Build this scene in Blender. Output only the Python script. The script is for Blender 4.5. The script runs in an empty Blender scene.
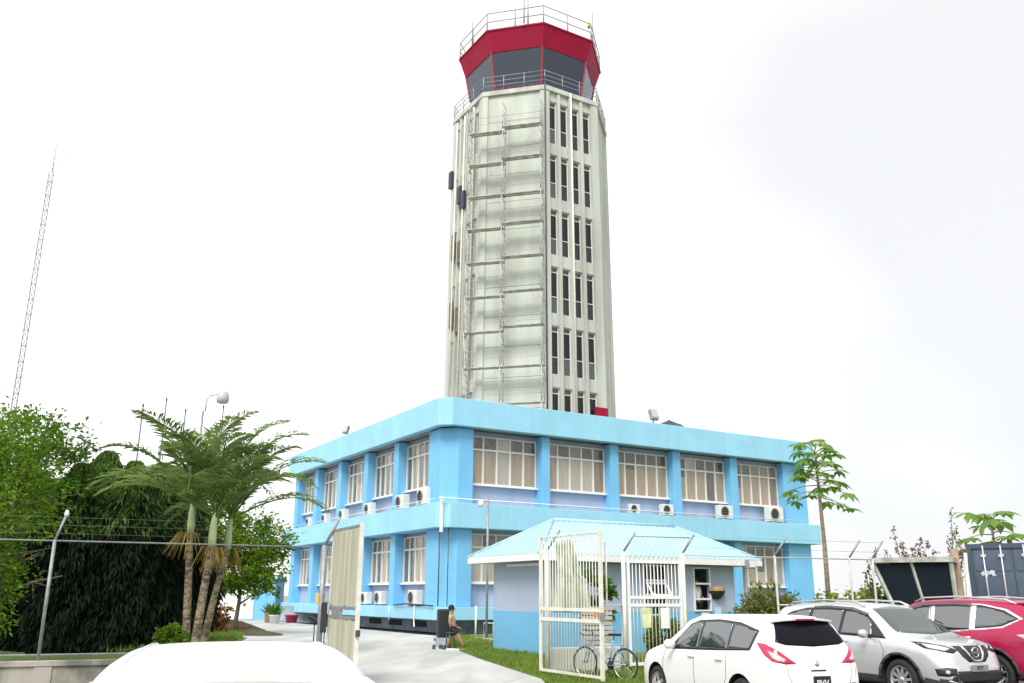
import bpy, bmesh, math, random
import numpy as np
from mathutils import Vector, Matrix
from mathutils.bvhtree import BVHTree

SC = bpy.context.scene
COL = SC.collection
R_ = math.radians

# ------------------------------------------------------------------ camera
CAMH = 1.72
CR = np.array([[0.99998631, -0.00523304, 0.0],
               [-0.00142868, -0.27300808, -0.96201068],
               [0.00503424, 0.96199751, -0.27301181]])
cam_d = bpy.data.cameras.new('camera')
cam = bpy.data.objects.new('camera', cam_d)
COL.objects.link(cam)
m = Matrix([[CR[i][j] for j in range(3)] for i in range(3)]).to_4x4()
m.translation = (0, 0, CAMH)
cam.matrix_world = m
cam_d.sensor_width = 36.0
cam_d.lens = 893.0 / 1024 * 36
cam_d.clip_start = 0.05
cam_d.clip_end = 3000
SC.camera = cam

# ------------------------------------------------------------------ sky and sun (bright overcast)
SUN_AZ, SUN_EL = R_(197), R_(48)          # compass style: 180 = behind the camera
sd = Vector((math.sin(SUN_AZ) * math.cos(SUN_EL), math.cos(SUN_AZ) * math.cos(SUN_EL), math.sin(SUN_EL)))
world = bpy.data.worlds.new('World')
SC.world = world
world.use_nodes = True
nt = world.node_tree
nt.nodes.clear()
out = nt.nodes.new('ShaderNodeOutputWorld')
bg = nt.nodes.new('ShaderNodeBackground')
sky = nt.nodes.new('ShaderNodeTexSky')
sky.sky_type = 'NISHITA'
sky.sun_disc = False
sky.sun_elevation = SUN_EL
sky.sun_rotation = SUN_AZ
tc = nt.nodes.new('ShaderNodeTexCoord')
nz = nt.nodes.new('ShaderNodeTexNoise')
nz.inputs['Scale'].default_value = 1.5
nz.inputs['Detail'].default_value = 3
nz.inputs['Roughness'].default_value = 0.45
mp = nt.nodes.new('ShaderNodeMapping')
mp.inputs['Scale'].default_value = (1, 1, 1.6)
mp.inputs['Location'].default_value = (0.35, 0.2, 0.1)
dot = nt.nodes.new('ShaderNodeVectorMath'); dot.operation = 'DOT_PRODUCT'      # the thicker cloud lies to the east
dot.inputs[1].default_value = (-0.62, -0.25, -0.18)
addn = nt.nodes.new('ShaderNodeMath'); addn.operation = 'ADD'
nt.links.new(tc.outputs['Generated'], dot.inputs[0])
nt.links.new(dot.outputs['Value'], addn.inputs[0])
nt.links.new(nz.outputs['Fac'], addn.inputs[1])
ramp = nt.nodes.new('ShaderNodeValToRGB')
ramp.color_ramp.elements[0].position = 0.0
ramp.color_ramp.elements[0].color = (5.85, 5.92, 6.0, 1)
ramp.color_ramp.elements[1].position = 0.5
ramp.color_ramp.elements[1].color = (8.9, 8.9, 8.9, 1)
mix = nt.nodes.new('ShaderNodeMix')
mix.data_type = 'RGBA'
mix.inputs['Factor'].default_value = 0.95
nt.links.new(tc.outputs['Generated'], mp.inputs['Vector'])
nt.links.new(mp.outputs['Vector'], nz.inputs['Vector'])
nt.links.new(addn.outputs['Value'], ramp.inputs['Fac'])
nt.links.new(sky.outputs['Color'], mix.inputs['A'])
nt.links.new(ramp.outputs['Color'], mix.inputs['B'])
nt.links.new(mix.outputs['Result'], bg.inputs['Color'])
bg.inputs['Strength'].default_value = 0.07
nt.links.new(bg.outputs['Background'], out.inputs['Surface'])

sun_d = bpy.data.lights.new('sun', 'SUN')
sun_d.energy = 1.5
sun_d.angle = R_(26)
sun_d.color = (1.0, 0.965, 0.91)
sun = bpy.data.objects.new('sun', sun_d)
COL.objects.link(sun)
sun.rotation_euler = sd.to_track_quat('Z', 'Y').to_euler()

SC.view_settings.view_transform = 'Standard'
SC.view_settings.look = 'None'
SC.view_settings.exposure = 1.22
SC.view_settings.gamma = 1
SC.view_settings.use_curve_mapping = False

# ------------------------------------------------------------------ helpers
def at(px, py, Y):
    """the point at distance Y (metres ahead) seen at a pixel of the survey photo"""
    d = CR @ np.array([px - 512, -(py - 341.5), -893.0])
    t = Y / d[1]
    return Vector((d[0] * t, Y, CAMH + d[2] * t))

def tag(o, label=None, cat=None, group=None, kind=None):
    if label: o['label'] = label
    if cat: o['category'] = cat
    if group: o['group'] = group
    if kind: o['kind'] = kind
    return o

def thing(name, label, cat, loc=(0, 0, 0), rz=0.0, group=None):
    o = bpy.data.objects.new(name, None)
    o.empty_display_size = 0.3
    COL.objects.link(o)
    o.location = loc
    o.rotation_euler = (0, 0, rz)
    return tag(o, label, cat, group)

def children(o):
    return [c for c in bpy.data.objects if c.parent == o]

def copy_tree(o, parent=None):
    c = o.copy()
    COL.objects.link(c)
    c.parent = parent
    for ch in children(o):
        copy_tree(ch, c)
    return c

class MB:
    """collects shapes and links them as one mesh object"""
    def __init__(self):
        self.v = []; self.f = []; self.mi = []; self.sm = []; self.cut = []
    def add(self, vs, fs, mi=0, sm=False):
        b = len(self.v)
        self.cut.append((b, len(self.f)))
        self.v += [tuple(p) for p in vs]
        for q in fs:
            self.f.append([b + i for i in q]); self.mi.append(mi); self.sm.append(sm)
        return self
    def box(self, x0, x1, y0, y1, z0, z1, mi=0, M=None):
        if x0 > x1: x0, x1 = x1, x0
        if y0 > y1: y0, y1 = y1, y0
        if z0 > z1: z0, z1 = z1, z0
        vs = [Vector((x, y, z)) for z in (z0, z1) for y in (y0, y1) for x in (x0, x1)]
        if M is not None: vs = [M @ p for p in vs]
        return self.add(vs, [(0, 2, 3, 1), (4, 5, 7, 6), (0, 1, 5, 4), (2, 6, 7, 3), (0, 4, 6, 2), (1, 3, 7, 5)], mi)
    def cbox(self, c, s, mi=0, rz=0.0):
        M = Matrix.Translation(Vector(c)) @ Matrix.Rotation(rz, 4, 'Z')
        return self.box(-s[0]/2, s[0]/2, -s[1]/2, s[1]/2, -s[2]/2, s[2]/2, mi, M)
    def tube(self, pts, r, seg=6, mi=0, caps=True, sm=True):
        pts = [Vector(p) for p in pts]
        n = len(pts)
        rs = r if isinstance(r, (list, tuple)) else [r] * n
        vs = []
        for i, p in enumerate(pts):
            t = (pts[min(i + 1, n - 1)] - pts[max(i - 1, 0)])
            if t.length < 1e-9: t = Vector((0, 0, 1))
            t.normalize()
            a = Vector((0, 0, 1)) if abs(t.z) < 0.9 else Vector((1, 0, 0))
            u = t.cross(a).normalized(); w = t.cross(u)
            for k in range(seg):
                g = 2 * math.pi * k / seg
                vs.append(p + (u * math.cos(g) + w * math.sin(g)) * rs[i])
        fs = []
        b = len(self.v)
        for i in range(n - 1):
            for k in range(seg):
                k2 = (k + 1) % seg
                fs.append((i*seg + k, i*seg + k2, (i+1)*seg + k2, (i+1)*seg + k))
        self.add(vs, fs, mi, sm)
        if caps:
            self.f.append([b + k for k in range(seg)][::-1]); self.mi.append(mi); self.sm.append(False)
            self.f.append([b + (n-1)*seg + k for k in range(seg)]); self.mi.append(mi); self.sm.append(False)
        return self
    def prism(self, poly, z0, z1, mi=0):
        n = len(poly)
        vs = [(p[0], p[1], z0) for p in poly] + [(p[0], p[1], z1) for p in poly]
        fs = [tuple(range(n))[::-1], tuple(range(n, 2*n))]
        for i in range(n):
            j = (i + 1) % n
            fs.append((i, j, n + j, n + i))
        return self.add(vs, fs, mi)
    def frustum(self, pa, za, pb, zb, mi=0, caps=True):
        n = len(pa)
        vs = [(p[0], p[1], za) for p in pa] + [(p[0], p[1], zb) for p in pb]
        fs = [(i, (i+1) % n, n + (i+1) % n, n + i) for i in range(n)]
        if caps: fs += [tuple(range(n))[::-1], tuple(range(n, 2*n))]
        return self.add(vs, fs, mi)
    def ring(self, po, pi, z0, z1, mi=0):
        n = len(po)
        vs = []
        for P, z in ((po, z0), (po, z1), (pi, z0), (pi, z1)):
            vs += [(p[0], p[1], z) for p in P]
        fs = []
        for i in range(n):
            j = (i + 1) % n
            fs += [(i, j, n+j, n+i), (2*n+j, 2*n+i, 3*n+i, 3*n+j), (n+i, n+j, 3*n+j, 3*n+i), (j, i, 2*n+i, 2*n+j)]
        return self.add(vs, fs, mi)
    def lathe(self, prof, axis='z', seg=24, mi=0, c=(0, 0, 0), sm=True):
        """prof: list of (r, h)"""
        vs = []
        for r, h in prof:
            for k in range(seg):
                g = 2*math.pi*k/seg
                a, b2 = r*math.cos(g), r*math.sin(g)
                p = {'z': (a, b2, h), 'y': (a, h, b2), 'x': (h, a, b2)}[axis]
                vs.append((p[0]+c[0], p[1]+c[1], p[2]+c[2]))
        fs = []
        for i in range(len(prof)-1):
            for k in range(seg):
                k2 = (k+1) % seg
                fs.append((i*seg+k, i*seg+k2, (i+1)*seg+k2, (i+1)*seg+k))
        return self.add(vs, fs, mi, sm)
    def parts(self, name, mats, parent=None, bevel=0.0):
        """links every collected shape as an object of its own"""
        cs = self.cut + [(len(self.v), len(self.f))]
        for (v0, f0), (v1, f1) in zip(cs[:-1], cs[1:]):
            m_ = MB(); m_.v = self.v[v0:v1]; m_.f = [[i - v0 for i in q] for q in self.f[f0:f1]]
            m_.mi = self.mi[f0:f1]; m_.sm = self.sm[f0:f1]
            o = m_.build(name, mats, parent, bevel)
        return o
    def build(self, name, mats, parent=None, bevel=0.0, fix=True):
        me = bpy.data.meshes.new(name)
        me.from_pydata(self.v, [], self.f)
        if not isinstance(mats, (list, tuple)): mats = [mats]
        for mm in mats: me.materials.append(mm)
        me.polygons.foreach_set('material_index', self.mi)
        me.polygons.foreach_set('use_smooth', self.sm)
        me.update()
        if fix:
            b = bmesh.new(); b.from_mesh(me)
            bmesh.ops.recalc_face_normals(b, faces=b.faces)
            b.to_mesh(me); b.free()
        o = bpy.data.objects.new(name, me)
        COL.objects.link(o)
        if parent is not None: o.parent = parent
        if bevel:
            md = o.modifiers.new('bevel', 'BEVEL')
            md.width = bevel; md.segments = 2; md.limit_method = 'ANGLE'
        return o

# ------------------------------------------------------------------ materials
def mat(name, col, rough=0.6, var=0.0, scale=3.0, col2=None, stretch=(1, 1, 1), bump=0.0, metal=0.0,
        spec=0.5, coat=0.0, detail=6, lo=0.35, hi=0.65, ior=None):
    M = bpy.data.materials.new(name)
    M.use_nodes = True
    t = M.node_tree
    bs = t.nodes['Principled BSDF']
    bs.inputs['Base Color'].default_value = (*col, 1)
    bs.inputs['Roughness'].default_value = rough
    bs.inputs['Metallic'].default_value = metal
    bs.inputs['Specular IOR Level'].default_value = spec
    if ior: bs.inputs['IOR'].default_value = ior
    if coat:
        bs.inputs['Coat Weight'].default_value = coat
        bs.inputs['Coat Roughness'].default_value = 0.03
    if var or col2 or bump:
        c = t.nodes.new('ShaderNodeTexCoord')
        mpn = t.nodes.new('ShaderNodeMapping')
        mpn.inputs['Scale'].default_value = stretch
        n = t.nodes.new('ShaderNodeTexNoise')
        n.inputs['Scale'].default_value = scale
        n.inputs['Detail'].default_value = detail
        t.links.new(c.outputs['Object'], mpn.inputs['Vector'])
        t.links.new(mpn.outputs['Vector'], n.inputs['Vector'])
        if var or col2:
            rp = t.nodes.new('ShaderNodeValToRGB')
            a = col2 if col2 else tuple(x * (1 - var) for x in col)
            b2 = col if col2 else tuple(min(1, x * (1 + var * 0.5)) for x in col)
            rp.color_ramp.elements[0].position = lo
            rp.color_ramp.elements[0].color = (*a, 1)
            rp.color_ramp.elements[1].position = hi
            rp.color_ramp.elements[1].color = (*b2, 1)
            t.links.new(n.outputs['Fac'], rp.inputs['Fac'])
            t.links.new(rp.outputs['Color'], bs.inputs['Base Color'])
        if bump:
            bp = t.nodes.new('ShaderNodeBump')
            bp.inputs['Strength'].default_value = bump
            bp.inputs['Distance'].default_value = 0.02
            t.links.new(n.outputs['Fac'], bp.inputs['Height'])
            t.links.new(bp.outputs['Normal'], bs.inputs['Normal'])
    return M

def streak_paint(name, col, dirt, rough=0.65, amount=0.5):
    """painted concrete: slightly patchy coat with rain streaks and chalky fading"""
    M = mat(name, col, rough, col2=tuple(x * .9 for x in col), scale=0.6, detail=4, bump=0.04)
    t = M.node_tree; bs = t.nodes['Principled BSDF']
    src = bs.inputs['Base Color'].links[0].from_socket
    c = t.nodes.new('ShaderNodeTexCoord'); mpn = t.nodes.new('ShaderNodeMapping')
    mpn.inputs['Scale'].default_value = (3.2, 3.2, 0.14)
    n = t.nodes.new('ShaderNodeTexNoise'); n.inputs['Scale'].default_value = 1.0; n.inputs['Detail'].default_value = 7; n.inputs['Roughness'].default_value = .62
    rp = t.nodes.new('ShaderNodeValToRGB')
    rp.color_ramp.elements[0].position = .52; rp.color_ramp.elements[0].color = (0, 0, 0, 1)
    rp.color_ramp.elements[1].position = .78; rp.color_ramp.elements[1].color = (amount, amount, amount, 1)
    mx = t.nodes.new('ShaderNodeMix'); mx.data_type = 'RGBA'; mx.inputs['B'].default_value = (*dirt, 1)
    t.links.new(c.outputs['Object'], mpn.inputs['Vector']); t.links.new(mpn.outputs['Vector'], n.inputs['Vector'])
    t.links.new(n.outputs['Fac'], rp.inputs['Fac']); t.links.new(rp.outputs['Color'], mx.inputs['Factor'])
    t.links.new(src, mx.inputs['A']); t.links.new(mx.outputs['Result'], bs.inputs['Base Color'])
    return M

def paving_mat(name, col, col2):
    """cast concrete with cast joints, cracks and tyre stains"""
    M = mat(name, col, 0.88, col2=col2, scale=0.3, detail=10, bump=0.1, lo=.3, hi=.62)
    t = M.node_tree; bs = t.nodes['Principled BSDF']
    src = bs.inputs['Base Color'].links[0].from_socket
    c = t.nodes.new('ShaderNodeTexCoord')
    br = t.nodes.new('ShaderNodeTexBrick'); br.offset = 0.0
    br.inputs['Scale'].default_value = 1.0; br.inputs['Brick Width'].default_value = 3.1; br.inputs['Row Height'].default_value = 3.6
    br.inputs['Mortar Size'].default_value = .018; br.inputs['Mortar Smooth'].default_value = .3
    br.inputs['Color1'].default_value = (1, 1, 1, 1); br.inputs['Color2'].default_value = (.93, .93, .92, 1); br.inputs['Mortar'].default_value = (.55, .55, .53, 1)
    mpb = t.nodes.new('ShaderNodeMapping'); mpb.inputs['Rotation'].default_value = (0, 0, .32)
    t.links.new(c.outputs['Object'], mpb.inputs['Vector']); t.links.new(mpb.outputs['Vector'], br.inputs['Vector'])
    n = t.nodes.new('ShaderNodeTexNoise'); n.inputs['Scale'].default_value = .55; n.inputs['Detail'].default_value = 9; n.inputs['Distortion'].default_value = .6
    mps = t.nodes.new('ShaderNodeMapping'); mps.inputs['Scale'].default_value = (1.6, .28, 1); mps.inputs['Rotation'].default_value = (0, 0, -.12)
    t.links.new(c.outputs['Object'], mps.inputs['Vector']); t.links.new(mps.outputs['Vector'], n.inputs['Vector'])
    rp = t.nodes.new('ShaderNodeValToRGB'); rp.color_ramp.elements[0].position = .36; rp.color_ramp.elements[0].color = (.78, .78, .76, 1); rp.color_ramp.elements[1].position = .56; rp.color_ramp.elements[1].color = (1, 1, 1, 1)
    t.links.new(n.outputs['Fac'], rp.inputs['Fac'])
    m1 = t.nodes.new('ShaderNodeMix'); m1.data_type = 'RGBA'; m1.blend_type = 'MULTIPLY'; m1.inputs['Factor'].default_value = 1
    m2 = t.nodes.new('ShaderNodeMix'); m2.data_type = 'RGBA'; m2.blend_type = 'MULTIPLY'; m2.inputs['Factor'].default_value = 1
    t.links.new(src, m1.inputs['A']); t.links.new(br.outputs['Color'], m1.inputs['B'])
    t.links.new(m1.outputs['Result'], m2.inputs['A']); t.links.new(rp.outputs['Color'], m2.inputs['B'])
    t.links.new(m2.outputs['Result'], bs.inputs['Base Color'])
    return M

def leaf_mat(name, a, b, trans=0.35, scale=1.5, rough=0.55):
    M = bpy.data.materials.new(name)
    M.use_nodes = True
    t = M.node_tree
    bs = t.nodes['Principled BSDF']
    bs.inputs['Roughness'].default_value = rough
    bs.inputs['Specular IOR Level'].default_value = 0.25
    c = t.nodes.new('ShaderNodeTexCoord')
    n = t.nodes.new('ShaderNodeTexNoise'); n.inputs['Scale'].default_value = scale; n.inputs['Detail'].default_value = 8
    n.inputs['Roughness'].default_value = 0.75
    rp = t.nodes.new('ShaderNodeValToRGB')
    rp.color_ramp.elements[0].position = 0.36; rp.color_ramp.elements[0].color = (*a, 1)
    rp.color_ramp.elements[1].position = 0.64; rp.color_ramp.elements[1].color = (*b, 1)
    t.links.new(c.outputs['Object'], n.inputs['Vector'])
    t.links.new(n.outputs['Fac'], rp.inputs['Fac'])
    t.links.new(rp.outputs['Color'], bs.inputs['Base Color'])
    tr = t.nodes.new('ShaderNodeBsdfTranslucent')
    t.links.new(rp.outputs['Color'], tr.inputs['Color'])
    mx = t.nodes.new('ShaderNodeMixShader'); mx.inputs[0].default_value = trans
    t.links.new(bs.outputs[0], mx.inputs[1]); t.links.new(tr.outputs[0], mx.inputs[2])
    t.links.new(mx.outputs[0], t.nodes['Material Output'].inputs['Surface'])
    return M

def glass_mat(name, tint, alpha, rough=0.03, ior=1.5):
    """tinted pane: part mirror, part see-through"""
    M = bpy.data.materials.new(name)
    M.use_nodes = True
    t = M.node_tree
    t.nodes.remove(t.nodes['Principled BSDF'])
    tp = t.nodes.new('ShaderNodeBsdfTransparent'); tp.inputs['Color'].default_value = (*tint, 1)
    gl = t.nodes.new('ShaderNodeBsdfGlossy'); gl.inputs['Roughness'].default_value = rough
    fr = t.nodes.new('ShaderNodeFresnel'); fr.inputs['IOR'].default_value = ior
    geo = t.nodes.new('ShaderNodeNewGeometry')      # both faces of the pane reflect alike
    mr = t.nodes.new('ShaderNodeMapRange'); mr.inputs['To Min'].default_value = ior; mr.inputs['To Max'].default_value = 1 / ior
    t.links.new(geo.outputs['Backfacing'], mr.inputs['Value']); t.links.new(mr.outputs['Result'], fr.inputs['IOR'])
    mx = t.nodes.new('ShaderNodeMixShader')
    t.links.new(fr.outputs[0], mx.inputs[0]); t.links.new(tp.outputs[0], mx.inputs[1]); t.links.new(gl.outputs[0], mx.inputs[2])
    t.links.new(mx.outputs[0], t.nodes['Material Output'].inputs['Surface'])
    return M

BLUE = streak_paint('blue_paint', (0.175, 0.49, 0.79), (0.20, 0.36, 0.52), .65, .45)
BLUEBAND = streak_paint('pale_blue_paint', (0.30, 0.615, 0.80), (0.27, 0.42, 0.52), .65, .5)
LILAC = streak_paint('lilac_paint', (0.38, 0.44, 0.60), (0.27, 0.30, 0.38), .7, .5)
PLINTH = mat('plinth_grey', (0.36, 0.43, 0.51), 0.8, var=0.3, scale=1.5)
DARK = mat('dark_void', (0.02, 0.022, 0.026), 0.7)
ROOFG = mat('roof_felt', (0.3, 0.3, 0.3), 0.9, var=0.2)
WHITE = mat('white_paint', (0.78, 0.78, 0.77), 0.5, var=0.06, scale=4)
CREAM = mat('cream_paint', (0.72, 0.70, 0.62), 0.5, var=0.12, scale=5)
FRAME = mat('window_frame_white', (0.75, 0.73, 0.68), 0.45, var=0.05)
BL_A = mat('blind_beige', (0.44, 0.335, 0.25), 0.8, var=0.12, scale=12, stretch=(1, 1, 0.05))
BL_B = mat('blind_tan', (0.33, 0.24, 0.17), 0.8, var=0.15, scale=12, stretch=(1, 1, 0.05))
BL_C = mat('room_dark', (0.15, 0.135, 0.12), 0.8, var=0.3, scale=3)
BL_D = mat('blind_cream', (0.50, 0.45, 0.38), 0.8, var=0.12, scale=12, stretch=(1, 1, 0.05))
GLASS = glass_mat('window_glass', (0.97, 0.98, 0.98), 0.8, 0.02, 1.5)
GLASSD = mat('dark_glass', (0.018, 0.022, 0.026), 0.05, spec=0.35)
CONC = mat('tower_concrete', (0.51, 0.535, 0.485), 0.85, col2=(0.34, 0.355, 0.315), scale=0.75, stretch=(1.6, 1.6, 0.12), bump=0.15, lo=0.28, hi=0.55, detail=9)
CONC2 = mat('tower_concrete_panel', (0.515, 0.55, 0.495), 0.85, col2=(0.37, 0.395, 0.345), scale=0.7, stretch=(1.2, 1.2, 0.2), bump=0.15, lo=0.28, hi=0.58, detail=9)
RED = mat('cab_red', (0.31, 0.004, 0.035), 0.6, var=0.12, scale=1.2, spec=.2)
REDD = mat('cab_red_trim', (0.30, 0.01, 0.035), 0.45)
CABGLASS = glass_mat('cab_glass', (0.40, 0.54, 0.76), 0.4, 0.02, 1.75)
STEEL = mat('galvanised_steel', (0.30, 0.31, 0.32), 0.5, var=0.2, scale=8, metal=0.3)
SCAFF = mat('scaffold_tube', (0.46, 0.47, 0.44), 0.55, var=0.25, scale=5, metal=0.2)
PLANK = mat('scaffold_plank', (0.44, 0.44, 0.41), 0.8, var=0.35, scale=3)
ROOFB = mat('hut_roof_sheet', (0.40, 0.62, 0.70), 0.5, col2=(0.35, 0.56, 0.65), scale=0.8)
HUTW = streak_paint('hut_upper_paint', (0.385, 0.465, 0.60), (0.33, 0.35, 0.42), .7, .35)
HUTB = streak_paint('hut_lower_paint', (0.16, 0.44, 0.70), (0.20, 0.34, 0.45), .7, .4)
BLACK = mat('black_plastic', (0.018, 0.018, 0.02), 0.5)
RUBBER = mat('tyre_rubber', (0.022, 0.022, 0.023), 0.8, var=0.2, scale=10)
ALLOY = mat('alloy_rim', (0.62, 0.62, 0.63), 0.3, metal=0.7)
WOODG = mat('gate_board', (0.49, 0.48, 0.385), 0.75, col2=(0.36, 0.35, 0.27), scale=2.2, stretch=(3, 3, 0.18), bump=0.1)
CONCG = mat('wall_concrete', (0.40, 0.365, 0.345), 0.9, col2=(0.15, 0.145, 0.125), scale=1.9, stretch=(1, 1, .6), bump=0.4, detail=10, lo=.36, hi=.58)
BARK = mat('bark', (0.17, 0.135, 0.10), 0.9, col2=(0.07, 0.055, 0.045), scale=6, stretch=(1, 1, 0.4), bump=0.5)
PALMBARK = mat('palm_bark', (0.30, 0.235, 0.155), 0.95, col2=(0.07, 0.05, 0.035), scale=5, stretch=(1.2, 1.2, 2.6), bump=0.8, lo=.38, hi=.6, detail=9)
RUST = mat('rust', (0.22, 0.09, 0.05), 0.85, var=0.4, scale=4)
CONTB = mat('container_blue', (0.055, 0.085, 0.15), 0.55, col2=(0.04, 0.06, 0.10), scale=2.5)
ACWHITE = mat('ac_casing', (0.70, 0.69, 0.64), 0.5, var=0.08)
DKSTEEL = mat('dark_steel', (0.06, 0.065, 0.07), 0.5, var=0.2)

BANG = math.atan2(0.5154164, 0.85693986)      # direction of the front facade
UR = Vector((math.cos(BANG), math.sin(BANG), 0))
UL = Vector((-math.sin(BANG), math.cos(BANG), 0))
BC = Vector((-3.3287, 42.546, 0))             # corner of the office building at ground level
def bl(x, y, z=0):                            # building coordinates to world
    return BC + UR * x + UL * y + Vector((0, 0, z))
def gline(x):                                 # the boundary fence line
    return 21.2 + 0.41 * x
GANG = math.atan(0.41)

# ------------------------------------------------------------------ ground
def sheet(name, poly, z0, z1, m, kind='structure'):
    mb = MB(); mb.prism(poly, z0, z1)
    o = mb.build(name, m)
    tag(o, kind=kind)
    return o
GROUND = mat('ground_earth', (0.30, 0.29, 0.25), 0.95, col2=(0.20, 0.21, 0.15), scale=0.08, bump=0.2)
ASPH = mat('asphalt', (0.085, 0.08, 0.075), 0.9, col2=(0.045, 0.043, 0.042), scale=1.2, bump=0.3, detail=10)
PAVE = paving_mat('driveway_concrete', (0.53, 0.535, 0.53), (0.45, 0.455, 0.445))
LAWN = mat('lawn_soil_grass', (0.085, 0.17, 0.02), 0.95, col2=(0.14, 0.15, 0.045), scale=0.9, bump=0.4, detail=10)
g = MB(); g.add([(-900, -900, -0.16), (900, -900, -0.16), (900, 1100, -0.16), (-900, 1100, -0.16)], [(0, 1, 2, 3)])
tag(g.build('ground', GROUND), kind='structure')
sheet('road', [(-40, -30), (40, -30), (40, 34), (8.5, 22.1), (0.9, 19.0), (-4.6, 16.6), (-40, 2.1)], -0.155, -0.1, ASPH)
sheet('driveway', [(-4.4, 15.8), (0.75, 17.9), (0.68, 20.27), (-0.84, 26.33), (-3.05, 36.9), (-3.1, 40.5), (-15.2, 60.5),
                   (-16, 66), (-36, 66), (-34, 50), (-12.9, 42.5), (-10.6, 38), (-9.5, 32), (-5.2, 24), (-4.4, 19.4)], -0.15, 0.0, PAVE)
sheet('lawn', [(0.78, 17.95), (5.0, 19.75), (9.0, 21.4), (22, 27), (34, 60), (22, 60), (-1.85, 42.9), (-2.9, 39.3),
               (-2.95, 37.0), (-0.75, 26.4), (0.74, 20.3)], -0.155, -0.02, LAWN)
sheet('footpath', [(-2.95, 39.0), (-2.9, 37.6), (-1.1, 34.4), (0.6, 35.3), (-0.6, 38.0), (-1.9, 40.6)], -0.12, 0.01, PAVE)
sheet('parking_pad', [(7.9, 15.2), (14, 17.7), (14, 24), (9.0, 21.35), (7.0, 20.6)], -0.156, 0.0, ASPH)
sheet('verge', [(-40, 3.5), (-4.7, 17.9), (-4.6, 19.4), (-5.3, 24), (-9.6, 32), (-10.7, 38), (-13.0, 42.6), (-34.2, 50), (-40, 66), (-120, 90), (-120, 3.5)], -0.15, -0.015, LAWN)

# ------------------------------------------------------------------ office building
bld = thing('office_building', 'two storey sky blue office building with white framed windows below the control tower', 'building', BC, BANG)
LX, LY = 26.0, 23.9
def P(face, u, d, z):
    return (u, d, z) if face == 'f' else (d, u, z)
def fbox(mb, face, u0, u1, d0, d1, z0, z1, mi=0):
    a = P(face, u0, d0, z0); b = P(face, u1, d1, z1)
    mb.box(a[0], b[0], a[1], b[1], a[2], b[2], mi)
def chamf(x0, y0, x1, y1, c):
    return [(x0 + c, y0), (x1, y0), (x1, y1), (x0, y1), (x0, y0 + c)]

w = MB(); w.box(1.05, 25.05, 1.05, 23.0, 0.6, 9.68); w.build('wall', LILAC, bld)
w = MB(); w.box(1.7, 24.6, 1.7, 22.5, -0.1, 0.62); pl = w.build('plinth', PLINTH, bld)
w = MB()
for u in (4.6, 7.6, 10.4, 13.6, 17.2): w.box(1.67, 1.72, u, u + 1.7, 0.12, 0.42)
w.parts('vent', DARK, pl)
w = MB(); w.prism(chamf(0.0, 0.0, LX, LY, 0.55), 9.72, 10.2); w.build('roof_slab', ROOFG, bld)
w = MB(); w.ring(chamf(-.02, -.02, LX+.02, LY+.02, 0.55), chamf(0.35, 0.35, LX - .35, LY - .35, 0.4), 9.66, 11.03)
w.build('parapet', BLUEBAND, bld, bevel=0.03)
w = MB(); w.ring(chamf(0.0, 0.0, 26.1, 24.3, 0.55), [(1.0, 1.0), (25.1, 1.0), (25.1, 23.05), (1.0, 23.05), (1.0, 1.02)], 4.78, 5.95)
band = w.build('floor_band', BLUEBAND, bld, bevel=0.03)
w = MB(); w.ring(chamf(0.1, 0.1, 25.9, 24.0, 0.55), [(1.0, 1.0), (25.1, 1.0), (25.1, 23.05), (1.0, 23.05), (1.0, 1.02)], 0.58, 1.15)
w.build('ledge', BLUEBAND, bld, bevel=0.02)
def bandpair(mb, poly):
    mb.prism(poly, 1.152, 4.778); mb.prism(poly, 5.952, 9.658)
w = MB(); bandpair(w, [(0.45, 1.15), (1.15, 0.45), (1.97, 0.45), (1.97, 1.055), (1.055, 1.055), (1.055, 2.36), (0.45, 2.36)])
w.build('corner_pier', BLUE, bld, bevel=0.02)
w = MB(); bandpair(w, [(23.7, 0.45), (25.65, 0.45), (25.65, 2.2), (25.045, 2.2), (25.045, 1.055), (23.7, 1.055)])
w.build('corner_pier', BLUE, bld, bevel=0.02)
w = MB(); bandpair(w, [(0.45, 22.9), (1.055, 22.9), (1.055, 23.05), (2.2, 23.05), (2.2, 23.6), (0.45, 23.6)])
w.build('corner_pier', BLUE, bld, bevel=0.02)
fb = [(1.97, 6.0), (6.5, 10.42), (10.98, 14.85), (15.42, 19.28), (19.85, 23.7)]
lb = [(2.36, 6.1), (6.7, 10.4), (11.0, 14.7), (15.3, 19.0), (19.6, 22.9)]
for face, bays in (('f', fb), ('l', lb)):
    for i in range(len(bays) - 1):
        w = MB()
        for z0, z1 in ((1.152, 4.778), (5.952, 9.658)):
            fbox(w, face, bays[i][1], bays[i+1][0], 0.45, 1.055, z0, z1)
        w.build('pilaster', BLUE, bld, bevel=0.02)

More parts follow.
